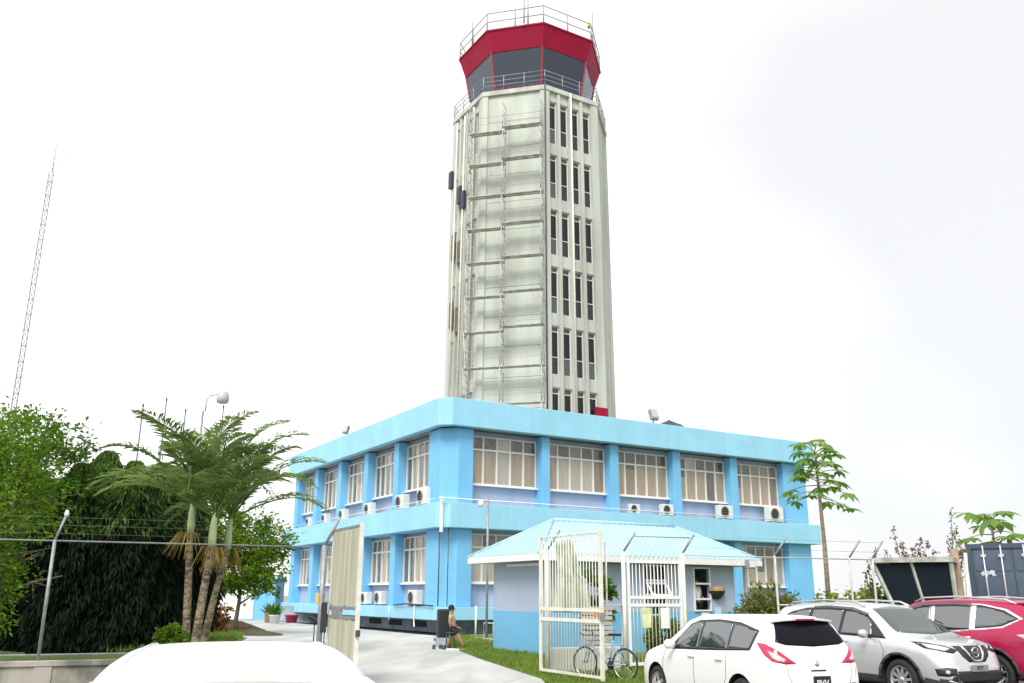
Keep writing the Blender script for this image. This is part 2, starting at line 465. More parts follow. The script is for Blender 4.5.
rnd = random.Random(4)
def window(face, u0, u1, z0, z1, parent, cols=5, D=1.05, style=None):
    u0 += 0.04; u1 -= 0.04
    fr = MB(); bw = 0.055
    d0, d1 = D - 0.12, D + 0.0
    fbox(fr, face, u0, u1, d0, d1, z1 - bw, z1); fbox(fr, face, u0, u1, d0, d1, z0, z0 + bw)
    fbox(fr, face, u0, u0 + bw, d0, d1, z0 + bw, z1 - bw); fbox(fr, face, u1 - bw, u1, d0, d1, z0 + bw, z1 - bw)
    zt = z1 - (z1 - z0) * 0.28
    fbox(fr, face, u0 + bw, u1 - bw, d0 + .01, d1, zt - .045, zt + .045)
    for k in range(1, cols):
        u = u0 + (u1 - u0) * k / cols
        hw = 0.045
        fbox(fr, face, u - hw, u + hw, d0 + .004, d1, z0 + bw, zt - .045); fbox(fr, face, u - hw * .7, u + hw * .7, d0 + .004, d1, zt + .045, z1 - bw)
    F = fr.build('window', FRAME, parent)
    gl = MB(); fbox(gl, face, u0 + .02, u1 - .02, D - 0.075, D - 0.065, z0 + .02, z1 - .02); gl.build('pane', GLASS, F)
    b = MB()
    for k in range(cols):
        a0 = u0 + (u1 - u0) * k / cols; a1 = u0 + (u1 - u0) * (k + 1) / cols
        p = rnd.random()
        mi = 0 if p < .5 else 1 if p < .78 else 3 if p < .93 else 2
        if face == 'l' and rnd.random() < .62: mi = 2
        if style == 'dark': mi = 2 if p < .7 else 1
        zz = zt if rnd.random() < .85 else zt - rnd.uniform(.2, .9)
        fbox(b, face, a0, a1, D - .022, D - .004, z0, zz, mi)
        q = rnd.random()
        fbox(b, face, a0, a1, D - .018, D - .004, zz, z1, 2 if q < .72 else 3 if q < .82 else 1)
    b.build('blind', [BL_A, BL_B, BL_C, BL_D], F)
    s = MB(); fbox(s, face, u0 - .03, u1 + .03, D - .26, D - .005, z0 - .075, z0 - .005); s.build('sill', WHITE, F)
    return F
for face, bays in (('f', fb), ('l', lb)):
    for (a, b) in bays:
        window(face, a, b, 7.0, 9.42, bld)
        window(face, a, b, 2.28, 4.6, bld)

# pipework on the building
w = MB()
w.tube([(-0.05, 0.05, 6.12), (0.3, -0.02, 6.12), (24.8, -0.02, 6.12)], 0.035)
for k in range(12): w.tube([(0.6 + 2.15 * k, 0.08, 5.93), (0.6 + 2.15 * k, -0.02, 6.12)], 0.02)
w.build('pipe', WHITE, bld)
w = MB()
w.tube([(-0.05, 0.55, 6.12), (-0.05, 24.0, 6.08)], 0.022)
w.build('pipe', CREAM, bld)
w = MB(); w.box(0.12, 0.24, 0.16, 0.28, 4.55, 6.2); w.build('downpipe', WHITE, bld)
w = MB()
w.tube([(0.3, 0.6, 4.78), (0.3, 0.6, 1.2)], 0.03); w.tube([(0.62, 0.3, 4.78), (0.62, 0.3, 1.2)], 0.022)
w.build('downpipe', DKSTEEL, bld)
w = MB(); w.tube([(0.05, 2.6, 1.35), (0.05, 2.6, 0.5), (-0.5, 1.4, 0.3)], 0.035); w.tube([(0.06, 5.6, 1.15), (0.06, 5.6, .45)], 0.03)
w.build('downpipe', WHITE, bld)
w = MB(); w.tube([(0.02, 0.55, 1.22), (0.02, 3.6, 1.28), (0.02, 5.0, 1.2)], 0.035); w.build('pipe', BLACK, bld)

# air conditioners
def make_ac(name, label, loc, rz, dark=False, s=1.0, group='outdoor air conditioners on the blue building'):
    t = thing(name, label, 'air conditioner', loc, rz, group)
    c = MB(); c.box(-.45*s, .45*s, -.17*s, .17*s, 0.06*s, .72*s); c.build('casing', ACWHITE if not dark else DKSTEEL, t, bevel=.02)
    f = MB(); f.lathe([(.27*s, -.175*s), (.27*s, -.2*s), (.235*s, -.2*s), (.235*s, -.178*s)], 'y', 20, 0, (-.12*s, 0, .39*s))
    fan = f.build('fan_guard', STEEL, t)
    f = MB(); f.lathe([(0.0, -.176*s), (.234*s, -.176*s)], 'y', 20, 0, (-.12*s, 0, .39*s))
    for k in range(4):
        f.box(-.12*s - .23*s, -.12*s + .23*s, -.195*s, -.185*s, .385*s + (k - 1.5)*.1*s, .395*s + (k - 1.5)*.1*s, 1)
    f.build('fan_grille', [DARK, STEEL], fan)
    b = MB()
    for x in (-.3, .3): b.box(x*s - .03, x*s + .03, -.2*s, .2*s, 0, .058*s)
    b.parts('bracket', STEEL, t)
    return t
fa = [(11.9, 'smallest white air conditioner on the front ledge below the third front window'),
      (14.2, 'white air conditioner on the front ledge near the pilaster right of the third front window'),
      (18.55, 'white air conditioner on the front ledge below the fourth upper front window'),
      (22.6, 'white air conditioner at the far right end of the front ledge')]
for i, (u, lab) in enumerate(fa):
    make_ac('air_conditioner', lab, bl(u, .42, 5.951), BANG, s=[.75, .9, 1.15, 1.3][i])
la = [(2.6, 'round-fanned air conditioner at the very corner end of the long side ledge'),
      (5.3, 'large pale air conditioner on the side ledge between first and second side windows'),
      (9.7, 'white air conditioner on the side ledge under the second side window'),
      (13.8, 'white air conditioner on the side ledge under the third side window'),
      (16.9, 'white air conditioner on the side ledge under the fourth side window'),
      (20.0, 'farthest white air conditioner on the upper side ledge beside the palm fronds')]
for i, (u, lab) in enumerate(la):
    make_ac('air_conditioner', lab, bl(.42, u, 5.951), BANG - math.pi/2, s=[1.2, 1.1, 1.0, .95, .9, .85][i])
lo = [(3.4, 'white air conditioner on the low ledge nearest the building corner'),
      (7.7, 'white air conditioner on the low ledge, middle of the lower three'),
      (9.7, 'white air conditioner on the low ledge half hidden by the boarded gate')]
for i, (u, lab) in enumerate(lo):
    make_ac('air_conditioner', lab, bl(.45, u, 1.151), BANG - math.pi/2, s=[1.08, 1.0, .95][i])

# things on the roof
def floodlight(label, loc, rz, s=1.0):
    t = thing('floodlight', label, 'floodlight', loc, rz, 'floodlights on the roof edge')
    M = Matrix.Translation((0, 0, .5*s)) @ Matrix.Rotation(R_(-18), 4, 'X')
    a = MB(); a.box(-.25*s, .25*s, -.12*s, .12*s, -.3*s, .3*s, 0, M); a.build('housing', STEEL, t, bevel=.02)
    a = MB(); a.box(-.21*s, .21*s, -.135*s, -.121*s, -.2*s, .26*s, 0, M); a.build('lens', mat('lamp_lens', (.42, .48, .45), .2), t)
    a = MB(); a.tube([(0, 0.05, 0), (0, 0.05, .35*s)], .035); a.box(-.1, .1, -.05, .15, 0, .03); a.build('bracket', DKSTEEL, t)
floodlight('square grey floodlight on the front roof parapet right of the tower', bl(13.35, .2, 11.031), BANG, 1.0)
floodlight('small grey floodlight on the side roof parapet left of the tower', bl(.2, 13.6, 11.031), BANG - 1.2, .8)
def heap(name, label, cat, c, sx, sy, h, m, seed, rz=BANG):
    r = random.Random(seed); mb = MB(); n = 14; vs = []; 
    for j in range(5):
        q = j / 4
        for k in range(n):
            a = 2*math.pi*k/n; rr = (1 - q**1.6) * r.uniform(.8, 1.15)
            vs.append((math.cos(a)*sx*rr, math.sin(a)*sy*rr, h*q*r.uniform(.8, 1.1)))
    fs = [(j*n+k, j*n+(k+1) % n, (j+1)*n+(k+1) % n, (j+1)*n+k) for j in range(4) for k in range(n)]
    mb.add(vs, fs); o = mb.build(name, m); o.location = c; o.rotation_euler = (0, 0, rz)
    return tag(o, label, cat)
heap('tarpaulin', 'dark crumpled tarpaulin lying along the front roof parapet', 'tarpaulin', bl(14.9, .6, 10.97), 1.15, .5, .48, mat('dark_tarp', (.05, .07, .09), .7, var=.4), 3)
heap('tarpaulin', 'dark blue bundle on the roof at the tower foot left of the scaffold', 'tarpaulin', bl(1.7, 3.6, 10.9), 1.0, .6, .75, mat('blue_tarp', (.05, .08, .16), .6, var=.5), 5)

# ------------------------------------------------------------------ control tower
TC = Vector((1.308, 59.62, 0))
TA = 4.40                                    # edge of the octagon
APO = TA / 2 / math.tan(math.pi / 8)
tower = thing('control_tower', 'tall octagonal concrete control tower with red glazed cab on the blue building', 'tower', TC, BANG)
def octo(R):                                 # vertices, local; face k lies between vertex k and k+1, normal at -90+45k
    return [(R * math.cos(R_(-112.5 + 45 * k)), R * math.sin(R_(-112.5 + 45 * k))) for k in range(8)]
CIR = TA / 2 / math.sin(math.pi / 8)
REC = 0.38
def fbasis(k):
    a = R_(-90 + 45 * k)
    n = Vector((math.cos(a), math.sin(a), 0)); t = Vector((-math.sin(a), math.cos(a), 0))
    v = octo(CIR)[k]
    return Vector((v[0], v[1], 0)), t, n
def tbox(mb, k, u0, u1, d0, d1, z0, z1, mi=0):
    """box on face k: u along the face, d depth outwards (0 = outer plane)"""
    o, t, n = fbasis(k)
    M = Matrix(((t.x, n.x, 0, o.x), (t.y, n.y, 0, o.y), (0, 0, 1, 0), (0, 0, 0, 1)))
    mb.box(u0, u1, d0, d1, z0, z1, mi, M)
ZB, ZT = 10.22, 35.3
rin = (APO - REC) / math.cos(math.pi / 8)
w = MB(); w.prism(octo(rin), ZB, ZT - .35); w.build('shaft', CONC, tower)
w = MB(); w.prism(octo(CIR + .06), ZT - .35, ZT); w.build('parapet_ring', CONC, tower, bevel=.02)
for k in range(8):
    vo = octo(CIR); vi = octo(rin)
    p, q, r = Vector(vo[k - 1]), Vector(vo[k]), Vector(vo[(k + 1) % 8])
    e = .36
    a = q + (p - q).normalized() * e; b = q + (r - q).normalized() * e
    ci = Vector(vi[k])
    a2 = a - q + ci; b2 = b - q + ci
    w = MB(); w.prism([tuple(a), tuple(q), tuple(b), tuple(b2), tuple(ci * .995), tuple(a2)], ZB, ZT - .351)
    w.build('corner_pier', CONC, tower)
ROWS = [34.28 - 4.02 * k for k in range(6)]
WH = 3.2
op = [(.365, 1.03), (1.25, 1.95), (2.19, 2.89), (3.13, 3.83)]
for k in (0, 6):                             # slit-window faces seen: front and left
    w = MB()
    edges = [(1.03, 1.25), (1.95, 2.19), (2.89, 3.13), (3.83, TA - .36)]
    for a, b in edges: tbox(w, k, a, b, -REC - .01, -.02, ZB, ZT - .352)
    w.parts('mullion_pier', CONC, tower)
    w = MB()
    for a, b in op:
        zs = [ZT - .36] + [z for r in ROWS for z in (r, max(r - WH, ZB + .02))] + [ZB]
        for i in range(0, len(zs) - 1, 2): 
            if zs[i] - zs[i+1] > .05: tbox(w, k, a - .002, b + .002, -REC - .01, -.16, zs[i+1], zs[i])
    w.parts('spandrel', CONC, tower)
    for r in ROWS:
        z1 = r; z0 = max(r - WH, ZB + .25)
        for j, (a, b) in enumerate(op):
            w = MB(); D0, D1 = -REC + .01, -REC + .1
            for x0, x1 in ((a, a + .07), (b - .04, b)): tbox(w, k, x0, x1, D0, D1, z0, z1)
            zt = z0 + (z1 - z0) * .36
            for zc in (z0 + .03, zt, z1 - .38, z1 - .03): tbox(w, k, a + .07, b - .04, D0, D1 - .01, zc - .025, zc + .025)
            F = w.build('window', FRAME, tower)
            w = MB()
            tbox(w, k, a + .01, b - .01, D0, D0 + .03, zt, z1 - .4, 0)
            tbox(w, k, a + .01, b - .01, D0, D0 + .034, z1 - .4, z1 - .01, 1)
            tbox(w, k, a + .01, b - .01, D0, D0 + .038, z0, zt, 2 if rnd.random() < .7 else 1)
            w.build('pane', [GLASSD, mat('slit_glass_pale', (.09, .105, .11), .1) if 'slit_glass_pale' not in bpy.data.materials else bpy.data.materials['slit_glass_pale'],
                             mat('slit_panel', (.03, .037, .042), .25) if 'slit_panel' not in bpy.data.materials else bpy.data.materials['slit_panel']], F)
for k in (1, 2, 3, 4, 5, 7):                 # blank faces, one panel per lift of concrete
    w = MB()
    for i in range(13):
        z1 = ZT - .36 - i * 2.01
        z0 = max(z1 - 1.985, ZB)
        if z1 > ZB: tbox(w, k, .365, TA - .365, -REC - .01, -.13, z0, z1)
    w.build('wall_panel', CONC2, tower)
w = MB()
o, t, n = fbasis(0)
def tp(k, u, d, z):
    o, t, n = fbasis(k); q = o + t * u + n * d
    return (q.x, q.y, z)
w.tube([tp(0, 2.06, .09, ZB), tp(0, 2.06, .09, 35.2)], .07, 8); w.build('pipe', CREAM, tower)
w = MB(); w.tube([tp(7, TA + .02, .1, ZB), tp(7, TA + .02, .1, 35.9)], .045, 6); w.build('pipe', DKSTEEL, tower)
w = MB()
for u in (.9, 2.06, 3.4): w.tube([tp(6, u, .12, ZB), tp(6, u, .12, 34.6)], .06, 6)
w.parts('pipe', CREAM, tower)
w = MB(); tbox(w, 0, 3.45, 4.4, .01, .12, 12.3, 13.2); w.build('panel', RED, tower)
# boarded slots on the left face
w = MB()
for u, z0, z1 in ((.42, 24.2, 26.0), (1.3, 23.6, 25.2), (.42, 19.2, 21.0), (1.3, 18.6, 20.4)): tbox(w, 6, u, u + .5, -.015, .05, z0, z1)
w.parts('board', mat('brown_board', (.16, .12, .09), .8, var=.3), tower)
for u, z, lab in ((2.1, 27.4, 'dark box unit on the far left tower rib, upper of two side by side'),
                  (1.5, 28.0, 'dark box unit on the left tower rib beside the scaffold'),
                  (.15, 29.7, 'dark box unit on the tower pier beside the scaffold top')):
    q = fbasis(6); pos = TC + Matrix.Rotation(BANG, 3, 'Z') @ (q[0] + q[1] * u + q[2] * .03)
    t = thing('condenser_unit', lab, 'air conditioner', (pos.x, pos.y, z), BANG - math.pi/2, 'dark units on the tower side')
    a = MB(); a.box(-.22, .22, -.24, -.02, 0, 1.3); a.build('casing', mat('dark_slate', (.035, .05, .075), .5), t, bevel=.02)
    a = MB()
    for i in range(7): a.box(-.18, .18, -.255, -.241, .12 + i * .15, .2 + i * .15)
    a.build('louvre', DKSTEEL, t)

# catwalk rail
def octrail(R, zs, z0, z1, r, name, nmid, m=STEEL):
    w = MB(); v = octo(R)
    for z in zs:
        w.tube([(p[0], p[1], z) for p in v + v[:1]], r, 5)
    for k in range(8):
        a, b = Vector(v[k]), Vector(v[(k + 1) % 8])
        for i in range(nmid):
            p = a + (b - a) * i / nmid
            w.tube([(p.x, p.y, z0), (p.x, p.y, z1)], r * 1.25, 5)
    w.build(name, m, tower)
octrail(CIR - .05, (35.75, 36.1, 36.45), ZT, 36.5, .026, 'catwalk_rail', 3)
# cab
w = MB(); w.frustum(octo(4.3), ZT + .001, octo(4.42), 36.15); w.build('cab_base', REDD, tower)
v0, v1 = octo(4.40), octo(4.9)
for k in range(8):
    w = MB()
    a0, b0 = Vector((*v0[k], 36.15)), Vector((*v0[(k+1) % 8], 36.15)); a1, b1 = Vector((*v1[k], 38.9)), Vector((*v1[(k+1) % 8], 38.9))
    nn = (b0 - a0).cross(a1 - a0).normalized() * .025
    w.add([a0, b0, b1, a1, a0 - nn, b0 - nn, b1 - nn, a1 - nn], [(0, 1, 2, 3), (7, 6, 5, 4), (0, 4, 5, 1), (1, 5, 6, 2), (2, 6, 7, 3), (3, 7, 4, 0)])
    w.build('cab_window', CABGLASS, tower)
w = MB()
for k in range(8):
    w.tube([(*v0[k], 36.1), (*v1[k], 38.95)], .075, 6, sm=False)
w.tube([(p[0]*1.002, p[1]*1.002, 36.17) for p in v0 + v0[:1]], .05, 4, sm=False)
w.tube([(p[0]*1.002, p[1]*1.002, 38.9) for p in v1 + v1[:1]], .06, 4, sm=False)
w.build('cab_frame', REDD, tower)
w = MB(); w.frustum(octo(4.94), 38.88, octo(5.42), 40.35); w.build('cab_fascia', RED, tower)
w = MB(); w.prism(octo(5.48), 40.351, 40.47); w.build('cab_roof', RED, tower)
w = MB(); w.prism(octo(4.8), 38.75, 38.87); w.build('cab_ceiling', DKSTEEL, tower)
w = MB(); w.frustum(octo(3.5), 36.16, octo(3.7), 36.95); w.box(-.5, .5, -.3, .9, 36.2, 38.74); w.build('console', DKSTEEL, tower)
w = MB()
for k in (1,): 
    for i in range(5):
        z = 36.35 + i * .35
        a, b = Vector(octo(4.0)[k]), Vector(octo(4.0)[k+1]); w.tube([(a.x, a.y, z), (b.x, b.y, z)], .05, 4)
w.build('louvre', STEEL, tower)
octrail(5.38, (41.15, 41.85), 40.471, 41.9, .036, 'roof_rail', 2, mat('rail_grey', (.30, .32, .28), .5, metal=.1))
for u, h in (((-3.2, -4.2), 2.6), ((-2.9, -4.25), 2.2), ((3.4, -3.4), 3.8), ((4.6, -1.6), 2.8), ((-4.8, .5), 2.4), ((0.6, 1.0), 4.0)):
    w = MB(); w.tube([(u[0], u[1], 40.46), (u[0], u[1], 40.46 + h)], [.055, .03], 5); w.build('antenna', STEEL, tower)
w = MB(); w.lathe([(0, 41.85), (.1, 41.85), (.13, 42.0), (.1, 42.25), (0, 42.3)], 'z', 10, 0, (2.2, -4.55, 0)); w.build('beacon', mat('beacon_yellow', (.5, .42, .06), .4), tower)

# ------------------------------------------------------------------ scaffolding on the blank tower face
sc_ = thing('scaffolding', 'grey tube scaffolding with plank decks standing against the blank tower face', 'scaffold', TC, BANG)
LV = [31.6 - 2.33 * k for k in range(10)]
US = (-.55, 1.75, TA - .1)
rs = random.Random(2)
for z in LV:
    zt = min(z + 2.33, 35.0)
    for u in US:
        w = MB()
        for d in (.3, 1.15): w.tube([tp(7, u, d, z), tp(7, u, d, zt)], .03, 5)
        for i in range(5):
            zz = z + .3 + i * .42
            if zz < zt: w.tube([tp(7, u, .3, zz), tp(7, u, .72 if i % 2 else 1.15, zz)], .02, 4)
        w.tube([tp(7, u, .72, z + .3), tp(7, u, .72, zt - .1)], .018, 4)
        w.build('frame', SCAFF, sc_)
    for i, (a, b) in enumerate(((US[0], US[1]), (US[1], US[2]))):
        dz = .0 if i == 0 else rs.choice((.0, .28, .28))
        w = MB()
        o, t, n = fbasis(7)
        for j in range(2): tbox(w, 7, a - .05 + .06 * i + rs.uniform(-.12, .05), b + .05 + rs.uniform(-.05, .1), .55 + j * .28, .55 + j * .28 + .24, z + dz - .045, z + dz)
        w.build('plank', PLANK, sc_)
        w = MB()
        w.tube([tp(7, a, 1.15, z + 1.0), tp(7, b, 1.15, z + 1.0)], .018, 4); w.tube([tp(7, a, 1.15, z + .5), tp(7, b, 1.15, z + .52)], .015, 4)
        if rs.random() < .35: w.tube([tp(7, a, 1.15, z + .1), tp(7, b, 1.15, zt - .2)], .016, 4)
        if rs.random() < .5: w.tube([tp(7, a, .3, z + 1.55), tp(7, b, .3, z + 1.55)], .016, 4)
        w.build('brace', SCAFF, sc_)

# the shaft widens slightly towards its foot
def taper(o):
    for ch in children(o):
        if ch.type == 'MESH':
            for v in ch.data.vertices:
                if v.co.z < 35.3:
                    q = 1 + .038 * (35.3 - v.co.z) / 25
                    v.co.x *= q; v.co.y *= q
        taper(ch)
taper(tower); taper(sc_)

# ------------------------------------------------------------------ guard hut
HC = Vector((1.034, 28.197, 0))
hut = thing('guard_hut', 'small guard hut with pale blue hipped metal roof and two-tone walls', 'building', HC, BANG)
HX, HY = 7.9, 3.1
w = MB(); w.box(0, 6.0, 0, .12, 1.221, 2.72); w.box(6.72, HX, 0, .12, 1.221, 2.72); w.box(6.0, 6.72, 0, .12, 2.64, 2.72)
w.box(0, .12, .12, HY, 1.221, 2.72); w.box(HX - .12, HX, .12, HY, 1.221, 2.72); w.box(.12, HX - .12, HY - .12, HY, 1.221, 2.72); w.parts('upper_wall', HUTW, hut)
w = MB(); w.ring([(-.004, -.004), (HX + .004, -.004), (HX + .004, HY + .004), (-.004, HY + .004)], [(.12, .12), (HX - .12, .12), (HX - .12, HY - .12), (.12, HY - .12)], -.05, 1.22); w.build('lower_wall', HUTB, hut)
w = MB(); w.box(.13, HX - .13, .13, HY - .13, .1, .58); w.build('floor', CONCG, hut)
E0x, E1x, E0y, E1y = -.55, 8.75, -.55, 3.95
RZ = 4.13
r1, r2 = (1.45, 1.7), (6.75, 1.7)
zf = 2.93
w = MB()
vs = [(E0x, E0y, zf), (E1x, E0y, zf), (E1x, E1y, zf), (E0x, E1y, zf), (r1[0], r1[1], RZ), (r2[0], r2[1], RZ)]
w.add(vs, [(0, 1, 5, 4), (1, 2, 5), (2, 3, 4, 5), (3, 0, 4), (3, 2, 1, 0)])
# corrugation ribs, following each slope
def rib(a, b): w.tube([a, b], .022, 4, caps=False)
x = E0x + .1
while x < E1x - .05:
    fx = min(1, (x - E0x) / (r1[0] - E0x)) if x < r1[0] else min(1, (E1x - x) / (E1x - r2[0])) if x > r2[0] else 1
    rib((x, E0y, zf + .012), (x, E0y + (r1[1] - E0y) * fx, zf + (RZ - zf) * fx + .012))
    x += .24
y = E0y + .1
while y < E1y:
    fy = (y - E0y) / (r1[1] - E0y) if y < r1[1] else (E1y - y) / (E1y - r1[1])
    rib((E0x, y, zf + .012), (E0x + (r1[0] - E0x) * fy, y, zf + (RZ - zf) * fy + .012))
    rib((E1x, y, zf + .012), (E1x + (r2[0] - E1x) * fy, y, zf + (RZ - zf) * fy + .012))
    y += .24
roof = w.build('roof', ROOFB, hut)
w = MB(); w.tube([(r1[0], r1[1], RZ + .02), (r2[0], r2[1], RZ + .02)], .07, 6)
for a, b in (((E0x, E0y), r1), ((E0x, E1y), r1), ((E1x, E0y), r2), ((E1x, E1y), r2)):
    w.tube([(a[0], a[1], zf + .02), (b[0], b[1], RZ + .02)], .05, 6)
w.build('ridge_cap', ROOFB, roof)
w = MB(); w.ring([(E0x, E0y), (E1x, E0y), (E1x, E1y), (E0x, E1y)], [(E0x+.04, E0y+.04), (E1x-.04, E0y+.04), (E1x-.04, E1y-.04), (E0x+.04, E1y-.04)], 2.73, zf - .005)
w.build('fascia', WHITE, hut)
w = MB(); w.box(E0x + .041, E1x - .041, E0y + .041, E1y - .041, 2.735, 2.76); w.build('soffit', CREAM, hut)
# posts under the deep eave at the far end
w = MB(); w.box(8.45, 8.57, 0.0, .12, -.05, 2.735); w.box(8.45, 8.57, 3.0, 3.12, -.05, 2.735); w.parts('post', WHITE, hut)
def hutwin(u0, u1, z0, z1, grid):
    fr = MB(); fr.ring([(u0, z0), (u1, z0), (u1, z1), (u0, z1)], [(u0+.045, z0+.05), (u1-.045, z0+.05), (u1-.045, z1-.05), (u0+.045, z1-.05)], .0, .06)
    fr.v = [(x, -z, y) for x, y, z in fr.v]
    for zz in grid: fr.box(u0 + .07, u1 - .07, -.09, 0, zz - .03, zz + .03)
    F = fr.build('window', WHITE, hut)
    a = MB(); a.box(u0 + .05, u1 - .05, -.03, -.01, (z0 if u0 < 5 else grid[0]) + .05, z1 - .05); a.build('pane', GLASSD if u0 < 5 else GLASS, F)
    return F
F = hutwin(5.98, 6.74, 1.222, 2.66, (2.12, 1.62))
F2 = hutwin(3.82, 4.8, 1.1, 2.7, (2.2, 1.75))
# top-hung pane standing open
w = MB()
M = Matrix.Translation((4.31, -.06, 2.12)) @ Matrix.Rotation(R_(-38), 4, 'X')
w.ring([(-.42, -.55), (.42, -.55), (.42, 0), (-.42, 0)], [(-.36, -.49), (.36, -.49), (.36, -.06), (-.36, -.06)], 0, .04)
w.v = [tuple(M @ Vector((x, -z, y))) for x, y, z in w.v]
w.build('sash', WHITE, F2)
w = MB()
for i in range(6): w.tube([(3.95 + i * .145, -.12, 1.1), (3.95 + i * .145, -.12, 2.65)], .012, 4)
w.build('grille', WHITE, F2)
w = MB(); w.box(-.03, -.0, .2, 2.2, 2.6, 2.68); w.build('sign_strip', WHITE, hut)
fl = thing('floodlight', 'small white floodlight fixed under the hut eave near its corner', 'floodlight', HC + UR * 8.05 + UL * (-.66) + Vector((0, 0, 2.62)), BANG)
a = MB(); a.box(-.16, .16, -.1, .1, .02, .32); a.build('housing', mat('flood_grey', (.25, .27, .28), .5), fl, bevel=.015)
a = MB(); a.box(-.13, .13, -.112, -.101, .06, .29); a.build('lens', WHITE, fl)
# wall planter
wp = thing('wall_planter', 'black half-round wall planter with a tan liner beside the hut window', 'planter', HC + UR * 7.0 + UL * (-.02) + Vector((0, 0, 1.62)), BANG)
a = MB()
prof = []
n = 14
vs = []; fs = []
for j, (rr, zz) in enumerate(((.14, 0), (.28, .12), (.33, .22), (.34, .27))):
    for k in range(n + 1):
        g = math.pi * k / n
        vs.append((rr * math.cos(g), -rr * .8 * math.sin(g), zz))
for j in range(3):
    for k in range(n): fs.append((j*(n+1)+k, j*(n+1)+k+1, (j+1)*(n+1)+k+1, (j+1)*(n+1)+k))
fs.append(tuple(range(n+1))); 
a.add(vs, fs); a.build('basket', BLACK, wp)
a = MB()
vs = []; fs = []
for j, (rr, zz) in enumerate(((.335, .26), (.33, .36), (.22, .42), (.0, .44))):
    for k in range(n + 1):
        g = math.pi * k / n
        vs.append((rr * math.cos(g), -rr * .78 * math.sin(g), zz))
for j in range(3):
    for k in range(n): fs.append((j*(n+1)+k, j*(n+1)+k+1, (j+1)*(n+1)+k+1, (j+1)*(n+1)+k))
a.add(vs, fs); a.build('liner', mat('coir', (.42, .29, .13), .95, var=.3, scale=10), wp)
def paper(label, loc, rz, wd, ht, m, group=None):
    a = MB(); a.box(-wd/2, wd/2, -.004, .004, 0, ht); o = a.build('paper_notice', m); o.location = loc; o.rotation_euler = (0, 0, rz)
    return tag(o, label, 'notice', group)
PAPER = mat('paper', (.78, .78, .76), .8, var=.04)
PAPERY = mat('paper_yellow', (.72, .74, .42), .8, var=.25, scale=4)
paper('white paper notice taped under the hut window sill', HC + UR * 6.45 + UL * (-.03) + Vector((0, 0, .88)), BANG, .36, .3, PAPER)
paper('pale blue paper notice on the hut wall below the planter', HC + UR * 7.05 + UL * (-.012) + Vector((0, 0, 1.02)), BANG, .3, .34, mat('paper_blue', (.5, .66, .76), .8))

# ------------------------------------------------------------------ boundary: gates, fences, walls
def onfence(x): return Vector((x, gline(x), 0))
gt = thing('boarded_gate', 'open gate leaf clad in weathered grey-green vertical boards with pale frame', 'gate', (-3.80, 19.6, 0), math.atan2(17.85 - 19.6, -2.90 + 3.80))
GL = 1.93
w = MB(); w.box(0, .06, -.03, .03, .1, 3.06); w.box(GL - .07, GL, -.035, .035, .05, 3.08)
w.parts('gate_stile', CREAM, gt)
w = MB()
for z in (1.27, 1.45): w.box(.06, GL - .07, -.025, .025, z - .03, z + .03)
w.box(.06, GL - .07, -.025, .025, 3.0, 3.05); w.box(.06, GL - .07, -.025, .025, .1, .15)
w.parts('rail', STEEL, gt)
for z0, z1 in ((1.481, 2.999), (.151, 1.239)):
    w = MB(); nb = 11
    rr = random.Random(8)
    for i in range(nb):
        a = .062 + (GL - .134) * i / nb; b = .062 + (GL - .134) * (i + 1) / nb - .008
        w.box(a, b, -.022 + rr.uniform(-.004, .004), .018, z0 + rr.uniform(0, .02), z1 - rr.uniform(0, .02))
    w.build('board_panel', WOODG, gt)
w = MB(); w.box(.25, .8, -.03, .03, 1.301, 1.419); w.build('lock_box', STEEL, gt)
w = MB(); w.cbox((GL + .03, 0, 1.0), (.06, .08, .12)); w.build('latch', DKSTEEL, gt)

hp = thing('gate_post', 'galvanised gate post with angled top arm carrying the boarded gate', 'post', (-3.98, gline(-3.98), 0))
w = MB(); w.tube([(0, 0, -.1), (0, 0, 2.72)], .06, 8); w.build('post', STEEL, hp)
w = MB(); w.tube([(0, 0, 2.7), (.28, -.1, 3.25)], .035, 6); w.build('arm', STEEL, hp)
w = MB(); w.box(.03, .14, -.12, -.03, .95, 1.55); w.build('lock_plate', BLACK, hp)

gr = thing('barred_gate', 'open cream steel gate leaf of thin vertical bars in front of the guard hut', 'gate', (.68, 21.4, 0), math.atan2(19.25 - 21.4, 1.91 - .68))
GL2 = 2.45
w = MB()
w.box(0, .06, -.03, .03, .08, 3.04); w.box(GL2 - .07, GL2, -.035, .035, .04, 3.06)
w.parts('gate_stile', CREAM, gr)
w = MB()
w.box(.06, GL2 - .07, -.03, .03, 3.0, 3.04); w.box(.06, GL2 - .07, -.03, .03, .08, .13)
for z in (1.2, 1.42): w.box(.06, GL2 - .07, -.028, .028, z - .035, z + .035)
w.parts('rail', CREAM, gr)
for i in range(21):
    x = .1 + (GL2 - .2) * i / 20
    w = MB(); w.tube([(x, 0, .13), (x, 0, 3.0)], .0095, 5); w.build('bar', CREAM, gr)
w = MB(); w.cbox((GL2 + .02, -.02, 1.3), (.07, .1, .16)); w.build('latch', STEEL, gr)

